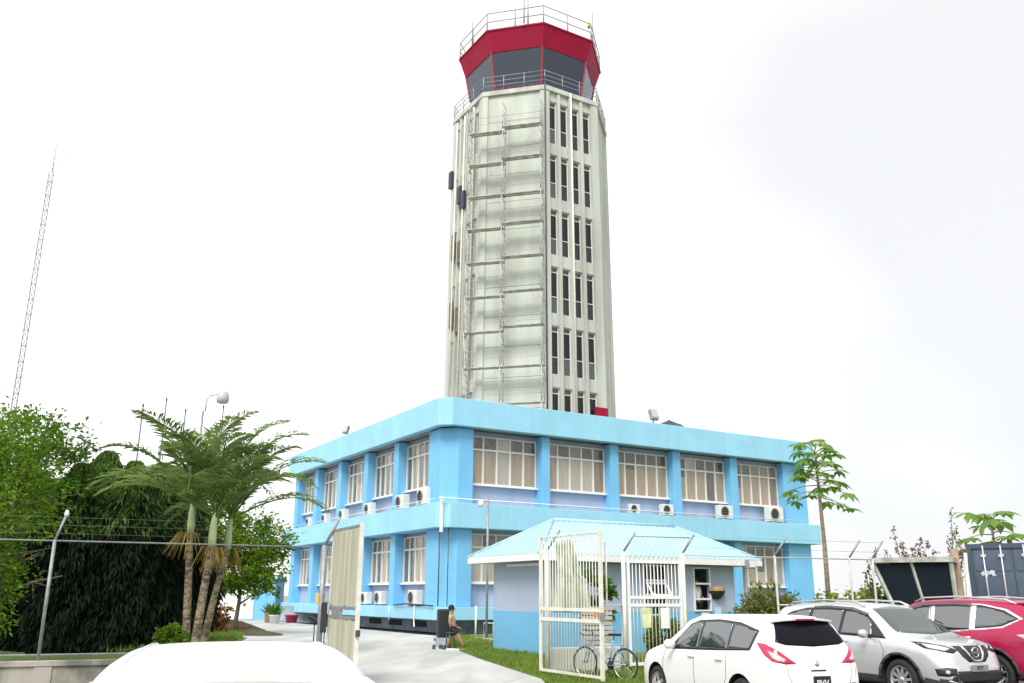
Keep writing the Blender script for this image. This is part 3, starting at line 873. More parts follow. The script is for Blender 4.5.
FGREY = mat('fence_grey', (.46, .47, .45), .6, var=.2, scale=4)
fen = thing('security_fence', 'pale steel security fence with angled post arms running past the hut and cars', 'fence', (0, 0, 0))
for x in (.85, 2.73, 4.29, 6.91, 9.2, 9.95):
    p = onfence(x)
    w = MB(); w.tube([(p.x, p.y, -.1), (p.x, p.y, 2.75)], .05 if x < 5 else .032, 8); po = w.build('post', CREAM if x < 5 else FGREY, fen)
    w = MB(); w.tube([(p.x, p.y, 2.73), (p.x + .3, p.y - .1, 3.2)], .03, 6); w.build('arm', STEEL, po)
for z, dx, r in ((2.7, 0, .022),):
    a, b = onfence(4.29), onfence(9.95)
    w = MB(); w.tube([(a.x, a.y, z), (b.x, b.y, z)], r * .8, 6); w.build('top_rail', FGREY, fen)
a, b = onfence(4.29), onfence(9.95)
for z, dx in ((2.9, .1), (3.15, .26)):
    w = MB(); w.tube([(a.x + dx, a.y - dx*.33, z), (b.x + dx, b.y - dx*.33, z)], .004, 4); w.build('wire', STEEL, fen)
p = onfence(2.62)
w = MB()
a, b = onfence(2.2), onfence(2.66)
w.tube([(a.x, a.y, .55), (a.x, a.y, 1.5), (b.x, b.y, 1.5), (b.x, b.y, .6), (a.x, a.y, .6)], .02, 6); w.build('frame', CREAM, fen)

pg = thing('pedestrian_gate', 'narrow white barred pedestrian gate with paper notices beside the white hatchback', 'gate', onfence(2.8), GANG)
PL = 1.55
w = MB()
for x in (.02, PL - .07): w.box(x, x + .06, -.03, .03, .12, 2.56)
w.parts('gate_stile', WHITE, pg)
w = MB()
for z in (2.52, 1.68, 1.5, .16): w.box(.08, PL - .07, -.028, .028, z - .035, z + .035)
w.parts('rail', WHITE, pg)
for i in range(13):
    x = .17 + (PL - .34) * i / 12
    w = MB(); w.tube([(x, 0, .16), (x, 0, 2.5)], .0105, 5); w.build('bar', WHITE, pg)
cg = MB()
for i in range(12):
    x = .2 + (PL - .1) * i / 11
    cg.tube([(x - .12, -.02, 2.56), (x + .12, -.1, 3.12)], .005, 4)
cg.tube([(.2, -.1, 3.12), (PL + .25, -.1, 3.12)], .014, 5)
cg.build('spike_guard', STEEL, pg)
q = onfence(2.8) + Vector((.52 * math.cos(GANG), .52 * math.sin(GANG) - .035, .98))
paper('yellowish paper notice tied to the bars of the pedestrian gate', q, GANG, .24, .46, PAPERY)
q = onfence(2.8) + Vector((1.03 * math.cos(GANG), 1.03 * math.sin(GANG) - .035, .96))
paper('plain white paper notice tied to the bars of the pedestrian gate', q, GANG, .24, .48, PAPER)

lw = MB(); M = Matrix.Translation(onfence(.8)) @ Matrix.Rotation(GANG, 4, 'Z')
lw.box(.12, 2.02, .12, .3, -.1, .55, 0, M)
tag(lw.build('low_wall', mat('white_render', (.62, .61, .58), .85, var=.15, scale=2), bevel=.015), 'low white rendered wall behind the bicycle', 'wall')

# left boundary wall with its wire fence
bw = thing('boundary_wall', 'low weathered concrete boundary wall with shallow pilasters at lower left', 'wall', onfence(-4.6), GANG + math.pi)
w = MB(); w.box(0, 16, -.06, .06, -.3, .40); w.build('panel', CONCG, bw)
w = MB(); w.box(-.02, 16, -.1, .1, .401, .5); w.build('coping', CONCG, bw, bevel=.01)
for i in range(8):
    w = MB(); w.box(.2 + i * 2.03, .5 + i * 2.03, -.085, .085, -.3, .3995); w.build('pilaster', CONCG, bw)
wf = thing('wire_fence', 'galvanised post and rail wire fence standing on the low concrete wall', 'fence', onfence(-4.6), GANG + math.pi)
for x in (4.52, 9.2, 14.0):
    w = MB(); w.tube([(x, 0, .5), (x, 0, 2.7)], .032, 8); po = w.build('post', STEEL, wf)
    w = MB(); w.tube([(x, 0, 2.68), (x - .14, -.06, 3.18)], .025, 6); w.build('arm', STEEL, po)
    w = MB(); w.lathe([(0, 3.14), (.035, 3.15), (.045, 3.2), (.03, 3.26), (0, 3.28)], 'z', 10, 0, (x - .14, -.06, 0)); w.build('cap', WHITE, po)
for z, r in ((2.68, .018), (.6, .02)):
    w = MB(); w.tube([(-.35, 0, z), (16, 0, z)], r, 6); w.build('rail', STEEL, wf)
for z in (2.82, 2.98, 3.13):
    w = MB(); w.tube([(-.3, -.04, z), (16, -.04, z)], .002, 4); w.build('wire', STEEL, wf)

# ------------------------------------------------------------------ things in the yard
st = thing('black_stand', 'black stand with a tilted top on thin legs beside the boarded gate', 'stand', at(319, 622, 33.0) * Vector((1, 1, 0)) if False else Vector((at(315.5, 622, 33.0).x, 33.0, 0)), .1)
w = MB(); M = Matrix.Translation((.1, 0, .78)) @ Matrix.Rotation(R_(24), 4, 'Y'); w.box(-.36, .36, -.25, .25, -.03, .05, 0, M); w.build('top', BLACK, st)
for dx in (-.02, .34):
    w = MB(); w.tube([(dx, -.1, 0), (dx, -.1, .72)], .02, 6); w.tube([(dx - .14, -.1, .02), (dx + .1, -.1, .02)], .018, 6); w.build('leg', BLACK, st)
# black box behind the seated person
bx = thing('black_bin', 'tall black box with rounded edges standing on a grey base behind the seated person', 'bin', (at(443, 620, 32.3).x, 32.3, 0), .25)
w = MB(); w.box(-.2, .2, -.16, .16, .30, 1.24); w.build('body', BLACK, bx, bevel=.05)
w = MB(); w.box(-.21, .19, -.18, .18, 0, .298); w.build('base', PLINTH, bx, bevel=.02)
def pot(name, label, cat, loc, r, h, m, plant=None):
    t = thing(name, label, cat, loc)
    w = MB(); w.lathe([(0, 0), (r * .75, 0), (r, h), (r * 1.08, h), (r * 1.08, h * .9), (r * .9, h * .9), (r * .85, h * .8), (0, h * .8)], 'z', 16); w.build('pot', m, t)
    if plant:
        w = MB(); rr = random.Random(int(r * 1000) + int(abs(loc[0]) * 10))
        for i in range(60):
            a = rr.uniform(0, 6.28); e = rr.uniform(.3, 1.3); L = rr.uniform(.5, 1) * r * 3
            b = Vector((0, 0, h * .8)); tip = b + Vector((math.cos(a) * math.cos(e), math.sin(a) * math.cos(e), math.sin(e))) * L
            s = Vector((-math.sin(a), math.cos(a), 0)) * r * .22
            mid = (b + tip) / 2 + Vector((0, 0, .03))
            w.add([b, mid - s, tip, mid + s], [(0, 1, 2, 3)])
        w.build('leaves', plant, t, fix=False)
    return t
G_POT = leaf_mat('pot_leaf', (.05, .16, .02), (.12, .26, .03))
t = thing('bucket', 'yellow plastic jerrycan standing on the low blue ledge', 'jerrycan', bl(.42, 17.0, 1.151), BANG)
w = MB(); w.box(-.2, .2, -.42, .42, 0, .62); w.build('body', mat('yellow_plastic', (.62, .42, .04), .4), t, bevel=.06)
w = MB(); w.tube([(0, -.2, .6), (0, -.2, .74), (0, .15, .74), (0, .15, .6)], .04, 6); w.build('handle', bpy.data.materials['yellow_plastic'], t)
t.name = 'jerrycan'
pot('bucket', 'dusky pink bucket on the paving below the low blue ledge', 'bucket', bl(-.9, 18.3, 0), .42, .48, mat('pink_plastic', (.40, .05, .10), .45))
pot('flower_pot', 'flower pot with a yellow-green plant beside the small blue gatehouse', 'plant pot', Vector((at(275, 615, 56).x, 56, 0)), .35, .5, WHITE, G_POT)
pot('flower_pot', 'tan flower pot with a small plant right of the white gate panel', 'plant pot', Vector((at(269, 615, 58).x, 58, 0)), .3, .6, mat('terracotta', (.5, .36, .2), .8), G_POT)
# small gatehouse at the back
gh = thing('gatehouse', 'small blue back wall with a white double door beyond the palms', 'building', (-18.9, 63, 0), .05)
w = MB(); w.box(-3.2, 2.9, 0, 3, 0, 2.65); w.build('wall', BLUE, gh)
w = MB(); w.box(-3.4, 3.0, -.2, 3.2, 2.651, 2.85); w.build('roof', BLUEBAND, gh)
d = MB(); d.box(-1.8, -.6, -.06, 0, 0.05, 2.3); d.box(-.58, 1.5, -.06, 0, .05, 2.3); dd = d.build('door', WHITE, gh)
for x in (-.9, .9):
    d = MB(); d.cbox((x, -.08, 1.0), (.16, .06, .16)); d.build('handle', DKSTEEL, dd)
w = MB(); w.box(0, 7.2, 0, .25, 0, .95)
lw2 = w.build('low_wall', PLINTH); lw2.location = (-15.9, 60.4, 0); lw2.rotation_euler = (0, 0, BANG * .2)
tag(lw2, 'low grey-blue wall between the gatehouse and the building', 'wall')

# camera pole near the front corner of the building
cp = thing('camera_pole', 'slender grey pole with a white dome camera in front of the building corner', 'pole', (at(487, 590, 39).x, 39, 0))
w = MB(); w.tube([(0, 0, 0), (0, 0, 5.85)], .05, 8); w.build('pole', STEEL, cp)
w = MB(); w.tube([(0, 0, 5.6), (-.28, -.1, 5.6)], .025, 6); w.build('arm', STEEL, cp)
w = MB(); w.lathe([(0, 5.35), (.09, 5.38), (.12, 5.46), (.12, 5.56), (.06, 5.63), (0, 5.64)], 'z', 12, 0, (-.3, -.1, 0)); w.build('camera', WHITE, cp)
rl = MB()
x0 = at(476, 610, 40.2).x
rl.tube([(x0, 40.2, 0), (x0, 40.2, 1.25)], .045, 6); rl.tube([(x0 + .75, 40.3, 0), (x0 + .75, 40.3, .55), (x0 + .35, 40.3, .55), (x0 + .35, 40.3, 0)], .035, 6)
tag(rl.build('pipe_rail', WHITE), 'low white pipe rails standing by the building corner', 'rail')

# behind the barred gate
sh = MB()
rr = random.Random(6)
cols, rows = 30, 16
vs = []
for j in range(rows + 1):
    for i in range(cols + 1):
        u = i / cols; v = j / rows
        wd = .42 + .42 * v + (.12 if v > .5 else 0)
        vs.append((-.38 + wd * u + .04 * math.sin(v * 5), (.05 + .05 * v) * math.sin(u * 17 + v * 1.5) + .03 * math.sin(u * 7), 3.05 - v * 1.75 + .08 * u * (1 - v)))
fs = [(j*(cols+1)+i, j*(cols+1)+i+1, (j+1)*(cols+1)+i+1, (j+1)*(cols+1)+i) for j in range(rows) for i in range(cols)]
sh.add(vs, fs, 0, True)
sho = sh.build('hanging_sheet', mat('pale_cloth', (.40, .44, .33), .85, var=.25, scale=3), fix=False)
md = sho.modifiers.new('thick', 'SOLIDIFY'); md.thickness = .012
sho.location = (1.52, 23.6, 0)
tag(sho, 'pale yellow-green sheet hanging from a line behind the barred gate', 'cloth')
wp_ = MB(); wp_.tube([(.75, 23.6, 0), (.75, 23.6, 3.08), (2.5, 24.2, 3.08), (2.5, 24.2, 0)], .03, 6)
tag(wp_.build('clothes_frame', CREAM), 'thin pale pipe frame behind the barred gate carrying the sheet', 'frame')
for i, (z, lab) in enumerate(((0, 'bottom pale slatted crate of the stack behind the barred gate'), (.34, 'middle pale slatted crate of the stack behind the barred gate'), (.68, 'top pale slatted crate with a red-orange label behind the barred gate'))):
    t = thing('crate', lab, 'crate', (2.13, 23.0, z + .45), GANG, 'crates behind the barred gate')
    w = MB()
    for s in (-1, 1):
        for k in range(3): w.box(-.3, .3, s * .22 - .012, s * .22 + .012, .02 + k * .11, .1 + k * .11)
        for k in range(3): w.box(s * .3 - .012, s * .3 + .012, -.207, .207, .02 + k * .11, .1 + k * .11)
    w.box(-.287, .287, -.207, .207, 0, .03); w.build('slats', mat('crate_slat', (.46, .44, .38), .7, var=.2) if 'crate_slat' not in bpy.data.materials else bpy.data.materials['crate_slat'], t)
    if i == 2:
        w = MB(); w.box(-.2, .1, -.245, -.233, .1, .25); w.build('label_patch', mat('orange_label', (.6, .2, .08), .7), t)
w = MB(); M = Matrix.Translation((2.13, 23.0, 0)) @ Matrix.Rotation(GANG, 4, 'Z'); w.box(-.4, .4, -.3, .3, -.02, .448, 0, M)
tag(w.build('block_plinth', CONCG), 'concrete block plinth under the pale crates', 'block')

# ------------------------------------------------------------------ far poles and lattice mast
mp0 = at(11, 430, 95); mt = at(56.5, 141, 95)
ms = thing('radio_mast', 'thin guyed lattice radio mast far away at the left edge', 'mast', (mp0.x, 95, 0))
H_ = mt.z
w = MB(); tw = .32
cs = [(tw * math.cos(a), tw * math.sin(a)) for a in (R_(90), R_(210), R_(330))]
for c in cs: w.tube([(c[0], c[1], 0), (c[0], c[1], H_ - 4)], .06, 4)
n = int((H_ - 4) / .9)
for i in range(n):
    z = i * .9
    for k in range(3):
        a, b = cs[k], cs[(k + 1) % 3]
        w.tube([(a[0], a[1], z), (b[0], b[1], z + .9)], .034, 3, caps=False)
        if i % 2: w.tube([(a[0], a[1], z), (b[0], b[1], z)], .034, 3, caps=False)
w.build('lattice', mat('mast_grey', (.20, .235, .265), .6), ms)
w = MB(); w.tube([(0, 0, H_ - 4.1), (0, 0, H_)], [.06, .03], 5); w.tube([(0, 0, H_ - 3), (1.1, 0, H_ - 3), (1.1, 0, H_ - 1.6)], .04, 4); w.tube([(-.9, 0, H_ - 3.6), (2.6, 0, H_ - 3.6)], .03, 4)
w.build('antenna', bpy.data.materials['mast_grey'], ms)
w = MB()
for zt in (H_ * .45, H_ * .75, H_ - 5):
    for a in (R_(30), R_(150), R_(270)): w.tube([(0, 0, zt), (math.cos(a) * H_ * .42, math.sin(a) * H_ * .42, 0)], .010, 3)
w.build('guy_wire', bpy.data.materials['mast_grey'], ms)
for k, z in enumerate(np.arange(8, H_ - 6, 2.4)):
    pass
p = at(203, 411, 46)
sl = thing('street_lamp', 'tall lamp post with a curved arm and grey lantern behind the palms', 'street lamp', (p.x, 46, 0))
w = MB(); w.tube([(0, 0, 0), (0, 0, p.z)], [.1, .06], 8); w.build('pole', STEEL, sl)
w = MB(); q = at(222, 397, 46) - Vector((p.x, 46, 0))
w.tube([(0, 0, p.z), (.12, 0, p.z), (.14, 0, p.z + .55), (.3, 0, p.z + .8), (q.x - .1, 0, q.z + .2)], .035, 6); w.build('arm', STEEL, sl)
w = MB(); w.lathe([(.1, q.z + .32), (.28, q.z + .22), (.34, q.z - .1), (.3, q.z - .3), (.22, q.z - .34), (0, q.z - .34)], 'z', 12, 0, (q.x + .05, 0, 0)); w.build('lantern', mat('lantern_grey', (.42, .45, .45), .4), sl)
for i, (px, py, Y, lab) in enumerate(((143, 407, 42, 'thin bare pole leaving the left palm frond tips, leftmost of the far poles'), (166.5, 401, 44, 'thin bare pole behind the palm crown, tallest of the far poles'),
                                      (185.5, 412, 44, 'short bare pole tip showing above the palm crown left of the lamp post'), (223.5, 408, 47, 'bare pole tip showing above the palm crown under the lantern'))):
    p = at(px, py, Y)
    w = MB(); w.tube([(0, 0, 0), (0, 0, p.z)], [.045, .028], 6); w.lathe([(0, p.z), (.045, p.z + .02), (.045, p.z + .12), (0, p.z + .2)], 'z', 8)
    o = w.build('pole', DKSTEEL); o.location = (p.x, Y, 0)
    tag(o, lab, 'pole', 'far bare poles')

# ------------------------------------------------------------------ container and glazed cabin on the right
ct = thing('shipping_container', 'blue-grey shipping container with locking bars and a white emblem on its door', 'container', (at(1000, 590, 27).x + .5, 27.0, 0), -.66)
CW, CHh, CL = 2.44, 2.59, 6.06
z0 = .68
w = MB(); w.box(-CW/2 + .05, CW/2 - .05, .1, CL - .05, z0 + .1, z0 + CHh - .05)
for i in range(26):
    y = .2 + i * .22
    w.box(-CW/2, -CW/2 + .05, y, y + .11, z0 + .15, z0 + CHh - .12)
w.build('shell', CONTB, ct)
w = MB()
for x in (-CW/2, CW/2 - .14): w.box(x, x + .14, -.02, .12, z0, z0 + CHh)
w.box(-CW/2 + .14, CW/2 - .14, -.02, .12, z0 + CHh - .14, z0 + CHh); w.box(-CW/2 + .14, CW/2 - .14, -.02, .12, z0, z0 + .15)
w.box(-CW/2, -CW/2 + .1, .12, CL, z0 + CHh - .1, z0 + CHh)
w.build('corner_frame', mat('container_edge', (.05, .075, .11), .6, col2=(.12, .06, .05), scale=3, lo=.3, hi=.45), ct)
for s, x0, x1 in ((-1, -CW/2 + .142, -.008), (1, .008, CW/2 - .142)):
    w = MB(); w.box(x0, x1, .03, .09, z0 + .152, z0 + CHh - .142)
    for k in range(3): w.box(x0 + .06, x1 - .06, .01, .03, z0 + .3 + k * .75, z0 + .9 + k * .75)
    dr = w.build('door', mat('container_door', (.085, .12, .17), .5, col2=(.06, .085, .125), scale=1.5) if 'container_door' not in bpy.data.materials else bpy.data.materials['container_door'], ct)
    for x in ((x0 + x1) / 2 - .22, (x0 + x1) / 2 + .26):
        w = MB(); w.tube([(x, -.03, z0 + .05), (x, -.03, z0 + CHh - .05)], .024, 6)
        for zz in (z0 + .2, z0 + 1.0, z0 + 2.2): w.box(x - .07, x + .07, -.05, .0, zz, zz + .08)
        w.build('locking_bar', mat('lock_bar', (.55, .56, .58), .4, metal=.3) if 'lock_bar' not in bpy.data.materials else bpy.data.materials['lock_bar'], dr)
    if s < 0:
        em = MB(); r_ = random.Random(3); poly = []
        pts = [(.8 * a_, .8 * b_) for a_, b_ in [(-.26, .02), (-.17, .10), (-.05, .12), (.02, .08), (.13, .13), (.25, .09), (.2, .02), (.27, -.06), (.15, -.1), (.1, -.02), (0, -.04), (-.04, -.13), (-.13, -.06), (-.2, -.09)]]
        em.prism([(x0 + .38 + a, b) for a, b in pts], 0, .006)
        em.v = [(x, .028 - 0.0 - z, y + z0 + 1.72) for x, y, z in em.v]
        em.v = [(x, y - .022, z) for x, y, z in em.v]
        em.build('emblem', mat('worn_white', (.5, .54, .58), .7, var=.3, scale=6), dr)
w = MB()
for y in (.3, 5.4): w.box(-1.2, 1.2, y, y + .3, -.15, z0 - .002)
w.parts('sleeper', CONCG, ct)
# glazed cabin
cb = thing('glazed_cabin', 'old glazed cabin with leaning pale frames and dark panes next to the container', 'cabin', (at(917, 590, 26.2).x, 26.2, 0), -.52)
xl_t, xr_t = -1.06, .98; zt, zb = 2.66, 1.45
def lean(u, v):   # u 0..1 across, v 0..1 bottom..top
    xb = -.66 + (.98 + .66) * u; xt = xl_t + (xr_t - xl_t) * u
    return Vector((xb + (xt - xb) * v, -.30 * v, zb + (zt - zb) * v))
w = MB()
for u in (0, .5, 1): w.tube([lean(u, 0), lean(u, 1)], .06 if u != .5 else .04, 4, sm=False)
w.tube([lean(0, 0), lean(1, 0)], .06, 4, sm=False)
w.build('frame', mat('weathered_white', (.52, .52, .48), .7, var=.3, scale=3), cb)
for a, b in ((.03, .48), (.52, .97)):
    p = [lean(a, .04), lean(b, .04), lean(b, .97), lean(a, .97)]
    w = MB(); nn = Vector((0, .03, 0)); w.add(p + [q + nn for q in p], [(0, 1, 2, 3), (7, 6, 5, 4), (0, 4, 5, 1), (1, 5, 6, 2), (2, 6, 7, 3), (3, 7, 4, 0)])
    w.build('pane', mat('navy_glass', (.012, .016, .03), .12, spec=.35) if 'navy_glass' not in bpy.data.materials else bpy.data.materials['navy_glass'], cb)
w = MB(); w.box(-1.12, 1.06, -.40, 1.5, 2.661, 2.80); w.build('roof', mat('weathered_top', (.42, .41, .38), .8, var=.35, scale=4), cb)
w = MB(); w.box(-.64, .95, .05, 1.45, zb - .1, 2.66); w.build('core', DARK, cb)
w = MB(); w.box(-.85, 1.1, -.1, 1.5, -.15, zb - .09); w.build('base', mat('mossy_block', (.2, .18, .12), .95, var=.4, scale=3), cb)
rp = MB(); p = at(958, 560, 26.6); rp.box(-.09, .09, -.07, .07, -.1, p.z + .32)
o = rp.build('rusty_post', mat('rust_pale', (.42, .36, .25), .8, col2=(.25, .10, .06), scale=2.5, stretch=(1, 1, .5))); o.location = (p.x, 26.6, 0); o.rotation_euler = (0, -.03, 0)
tag(o, 'rust-streaked square post between the glazed cabin and the container', 'post')
rp = MB(); p = at(964, 560, 26.4); rp.tube([(0, 0, -.1), (.18, 0, 2.95)], .05, 6)
o = rp.build('leaning_pole', CREAM); o.location = (p.x - .12, 26.4, 0)
tag(o, 'pale leaning pole just left of the container', 'pole')

# ------------------------------------------------------------------ vegetation
def nrm(v):
    return v / (np.linalg.norm(v, axis=-1, keepdims=True) + 1e-9)
def leaves_obj(name, C_, D, S, m, parent, width=.45, up=None, droop=0.0, rng=None):
    """C_: leaf base points (n,3), D: leaf directions, S: lengths; every leaf is a folded four-cornered blade"""
    n = len(C_)
    D = nrm(D)
    side = nrm(np.cross(D, rng.normal(size=(n, 3)) if up is None else up))
    nor = np.cross(side, D)
    S = S[:, None]
    tip = C_ + D * S + np.array([0, 0, -1]) * S * droop
    mid = C_ + D * S * .5 + nor * S * .08
    a = mid - side * S * width * .5; b = mid + side * S * width * .5
    V = np.stack([C_, a, tip, b], 1).reshape(-1, 3)
    me = bpy.data.meshes.new(name)
    F = np.arange(n * 4).reshape(n, 4)
    me.from_pydata(V.tolist(), [], F.tolist())
    me.materials.append(m)
    me.update()
    o = bpy.data.objects.new(name, me); COL.objects.link(o)
    if parent is not None: o.parent = parent
    return o
def limbs(mb, base, h, r, rng, nl=7, spread=.5, lean=(0, 0), start=.35):
    """trunk and limbs, returns limb tip points"""
    pts = []
    for i in range(6):
        q = i / 5
        pts.append((base[0] + lean[0] * q + rng.normal() * .04 * h * .2, base[1] + lean[1] * q + rng.normal() * .04 * h * .2, base[2] + h * q))
    mb.tube(pts, [r * (1 - .75 * i / 5) for i in range(6)], 8)
    tips = [Vector(pts[-1])]
    for k in range(nl):
        q = start + (1 - start) * (k + .5) / nl
        b = Vector(pts[0]).lerp(Vector(pts[-1]), q)
        a = k * 2.4 + rng.uniform(-.4, .4)
        L = spread * h * rng.uniform(.6, 1.1) * (1.1 - .5 * q)
        e = rng.uniform(.25, .9)
        tip = b + Vector((math.cos(a) * math.cos(e), math.sin(a) * math.cos(e), math.sin(e))) * L
        mid = b.lerp(tip, .5) + Vector((0, 0, .06 * L))
        rr = r * (1 - .7 * q) * .55
        mb.tube([b, mid, tip], [rr, rr * .7, rr * .3], 5)
        tips.append(tip)
        for _ in range(2):
            t2 = mid + Vector(rng.normal(size=3)) * L * .35
            mb.tube([mid, t2], [rr * .5, rr * .15], 4); tips.append(t2)
    return tips
def clump_tree(name, label, cat, loc, h, blobs, nleaf, size, m, seed, trunk_h=None, r=.12, bark=None, width=.5, group=None, nl=7, droop=.15, spread=.4, lean=(0, 0), clump=.34, hollow=.35, flat=.3):
    """blobs: list of (dx, dy, z, rx, ry, rz); leaf clumps are scattered through the blobs' volume"""
    rng = np.random.default_rng(seed)
    t = thing(name, label, cat, loc, 0, group)
    mb = MB(); tips = limbs(mb, (0, 0, -.1), trunk_h or h * .75, r, rng, nl, spread, lean)
    mb.build('trunk', bark or BARK, t)
    vol = np.array([b[3] * b[4] * b[5] for b in blobs]) ** .67; vol = vol / vol.sum()
    ncl = max(6, nleaf // 26)
    idx = rng.choice(len(blobs), ncl, p=vol)
    B = np.array(blobs)[idx]
    u = nrm(rng.normal(size=(ncl, 3)))
    rad = (hollow + (1 - hollow) * rng.random(ncl) ** .6)[:, None] * rng.uniform(.85, 1.12, (ncl, 1))
    cc = B[:, :3] + u * rad * B[:, 3:6]
    k = rng.integers(0, ncl, nleaf)
    off = rng.normal(size=(nleaf, 3)) * clump * np.mean(B[:, 3:6]) * .35
    C_ = cc[k] + off
    D = nrm(u[k] * .8 + rng.normal(size=(nleaf, 3)) * .7 + np.array([0, 0, .15]))
    D[:, 2] *= (1 - flat)
    leaves_obj('crown', C_, D, size * rng.uniform(.6, 1.3, nleaf), m, t, width, None, droop, rng)
    return t

L_BRIGHT = leaf_mat('leaf_bright', (.05, .14, .008), (.23, .37, .025), .45, .9)
L_MID = leaf_mat('leaf_mid', (.035, .105, .012), (.13, .25, .03), .38, 1.0)
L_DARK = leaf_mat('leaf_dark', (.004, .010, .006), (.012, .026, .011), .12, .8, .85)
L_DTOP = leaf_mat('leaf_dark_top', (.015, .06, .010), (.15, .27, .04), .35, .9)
L_CROT = leaf_mat('leaf_croton', (.055, .13, .02), (.27, .24, .07), .3, 2.2)
L_BALL = leaf_mat('leaf_ball', (.09, .15, .015), (.22, .27, .05), .3, 1.5)
L_YEL = leaf_mat('leaf_yellow', (.14, .22, .02), (.30, .36, .05), .4, 1.2)
L_PALM = leaf_mat('palm_leaf', (.06, .13, .03), (.28, .37, .11), .45, .8)
L_PAPAYA = leaf_mat('papaya_leaf', (.09, .22, .03), (.24, .40, .08), .48, 1.5)
L_PINK = leaf_mat('bract_pink', (.25, .08, .13), (.40, .22, .26), .35, 4.0)
L_GRASS = leaf_mat('grass_blade', (.10, .20, .02), (.25, .32, .06), .35, .9)

# left: bright bushy tree in front of the dark row
clump_tree('leafy_tree', 'bright green bushy tree at the left edge overhanging the wire fence', 'tree', (-11.9, 21.6, 0), 6.0,
           [(-1.2, 0, 4.6, 1.3, 1.4, 1.5), (.1, -.2, 4.0, 1.0, 1.2, 1.2), (-1.7, -.3, 3.2, 1.2, 1.3, 1.3), (-.3, -.4, 2.6, .9, 1.0, .9), (-1.4, -.4, 1.3, 1.1, 1.0, 1.1), (-.5, -.6, .9, .7, .8, .9), (-2.3, 0, 5.2, 1.2, 1.1, 1.2), (-.2, 0, 5.2, .8, .8, .8), (-.1, -.2, 1.7, .8, .8, .8), (-1.0, .1, 2.0, 1.2, 1, 1.2), (-3, 0, 2.0, 1.4, 1.2, 2.0)],
           30000, .13, L_BRIGHT, 11, trunk_h=4.6, r=.11, width=.42, nl=12, spread=.45, clump=.42, hollow=.3)
clump_tree('leafy_tree', 'dark green sparse tree top rising behind the bright left tree', 'tree', (-15.2, 27.5, 0), 7.4,
           [(0, 0, 6.0, 1.5, 1.4, 1.3), (1.2, 0, 5.2, 1.2, 1.2, 1.2), (-1.2, 0, 5.2, 1.4, 1.2, 1.4), (.2, 0, 3.6, 1.9, 1.4, 1.8), (1.6, 0, 6.2, .7, .7, .6)], 6500, .2, L_MID, 12, trunk_h=5.8, r=.14, width=.4, nl=12)
# dark row of weeping trees
def weeping(label, x, y, h, w_, seed, n=13000):
    rng = np.random.default_rng(seed)
    t = thing('weeping_tree', label, 'tree', (x, y, 0), 0, 'dark weeping trees behind the wire fence')
    mb = MB(); mb.tube([(0, 0, -.1), (0.05, 0, h * .5), (0, 0, h * .93)], [.14, .1, .03], 7)
    for k in range(10):
        a = k * 2.4; z = h * (.25 + .065 * k)
        mb.tube([(0, 0, z), (math.cos(a) * w_ * .5, math.sin(a) * w_ * .5, z - .1), (math.cos(a) * w_ * .8, math.sin(a) * w_ * .8, z - .5)], [.04, .025, .01], 4)
    mb.build('trunk', BARK, t)
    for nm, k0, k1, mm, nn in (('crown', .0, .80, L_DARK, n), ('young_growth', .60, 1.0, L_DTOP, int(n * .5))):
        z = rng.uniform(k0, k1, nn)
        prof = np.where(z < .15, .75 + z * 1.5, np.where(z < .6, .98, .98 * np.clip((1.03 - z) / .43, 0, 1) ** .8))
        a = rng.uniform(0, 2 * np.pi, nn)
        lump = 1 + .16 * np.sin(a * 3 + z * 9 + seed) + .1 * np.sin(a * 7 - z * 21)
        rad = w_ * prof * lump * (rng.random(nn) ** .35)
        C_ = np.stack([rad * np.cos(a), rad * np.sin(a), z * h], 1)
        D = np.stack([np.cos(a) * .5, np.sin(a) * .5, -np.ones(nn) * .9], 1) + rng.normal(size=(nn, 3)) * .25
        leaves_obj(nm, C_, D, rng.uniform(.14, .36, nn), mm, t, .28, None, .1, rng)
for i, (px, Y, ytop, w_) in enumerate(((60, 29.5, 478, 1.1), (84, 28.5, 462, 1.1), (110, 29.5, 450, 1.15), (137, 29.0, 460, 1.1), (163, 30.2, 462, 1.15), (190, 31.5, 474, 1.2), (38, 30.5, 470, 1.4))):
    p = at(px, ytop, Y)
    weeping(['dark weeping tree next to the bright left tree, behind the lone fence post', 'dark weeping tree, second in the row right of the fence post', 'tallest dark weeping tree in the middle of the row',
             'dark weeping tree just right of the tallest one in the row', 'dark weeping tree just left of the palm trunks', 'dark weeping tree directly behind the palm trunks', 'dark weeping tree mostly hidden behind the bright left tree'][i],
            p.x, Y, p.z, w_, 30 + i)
# round tree right of the palms
c = at(252, 555, 41)
clump_tree('leafy_tree', 'mid green tree standing between the palms and the blue building', 'tree', (c.x - .4, 41, 0), 5.4,
           [(.2, 0, 4.2, 1.4, 1.2, 1.1), (1.3, 0, 3.9, .9, .9, .9), (.6, 0, 2.2, 1.0, .8, .6), (-.9, 0, 3.6, 1.2, 1.2, 1.1), (1.0, 0, 3.0, 1.0, 1.0, .9), (-.3, 0, 2.7, 1.3, 1.1, .9), (-1.5, 0, 2.4, 1.0, 1, .9), (-1.0, 0, 5.0, .9, .9, .8)], 13000, .2, L_BRIGHT, 14, trunk_h=3.6, r=.12, width=.45, nl=10)
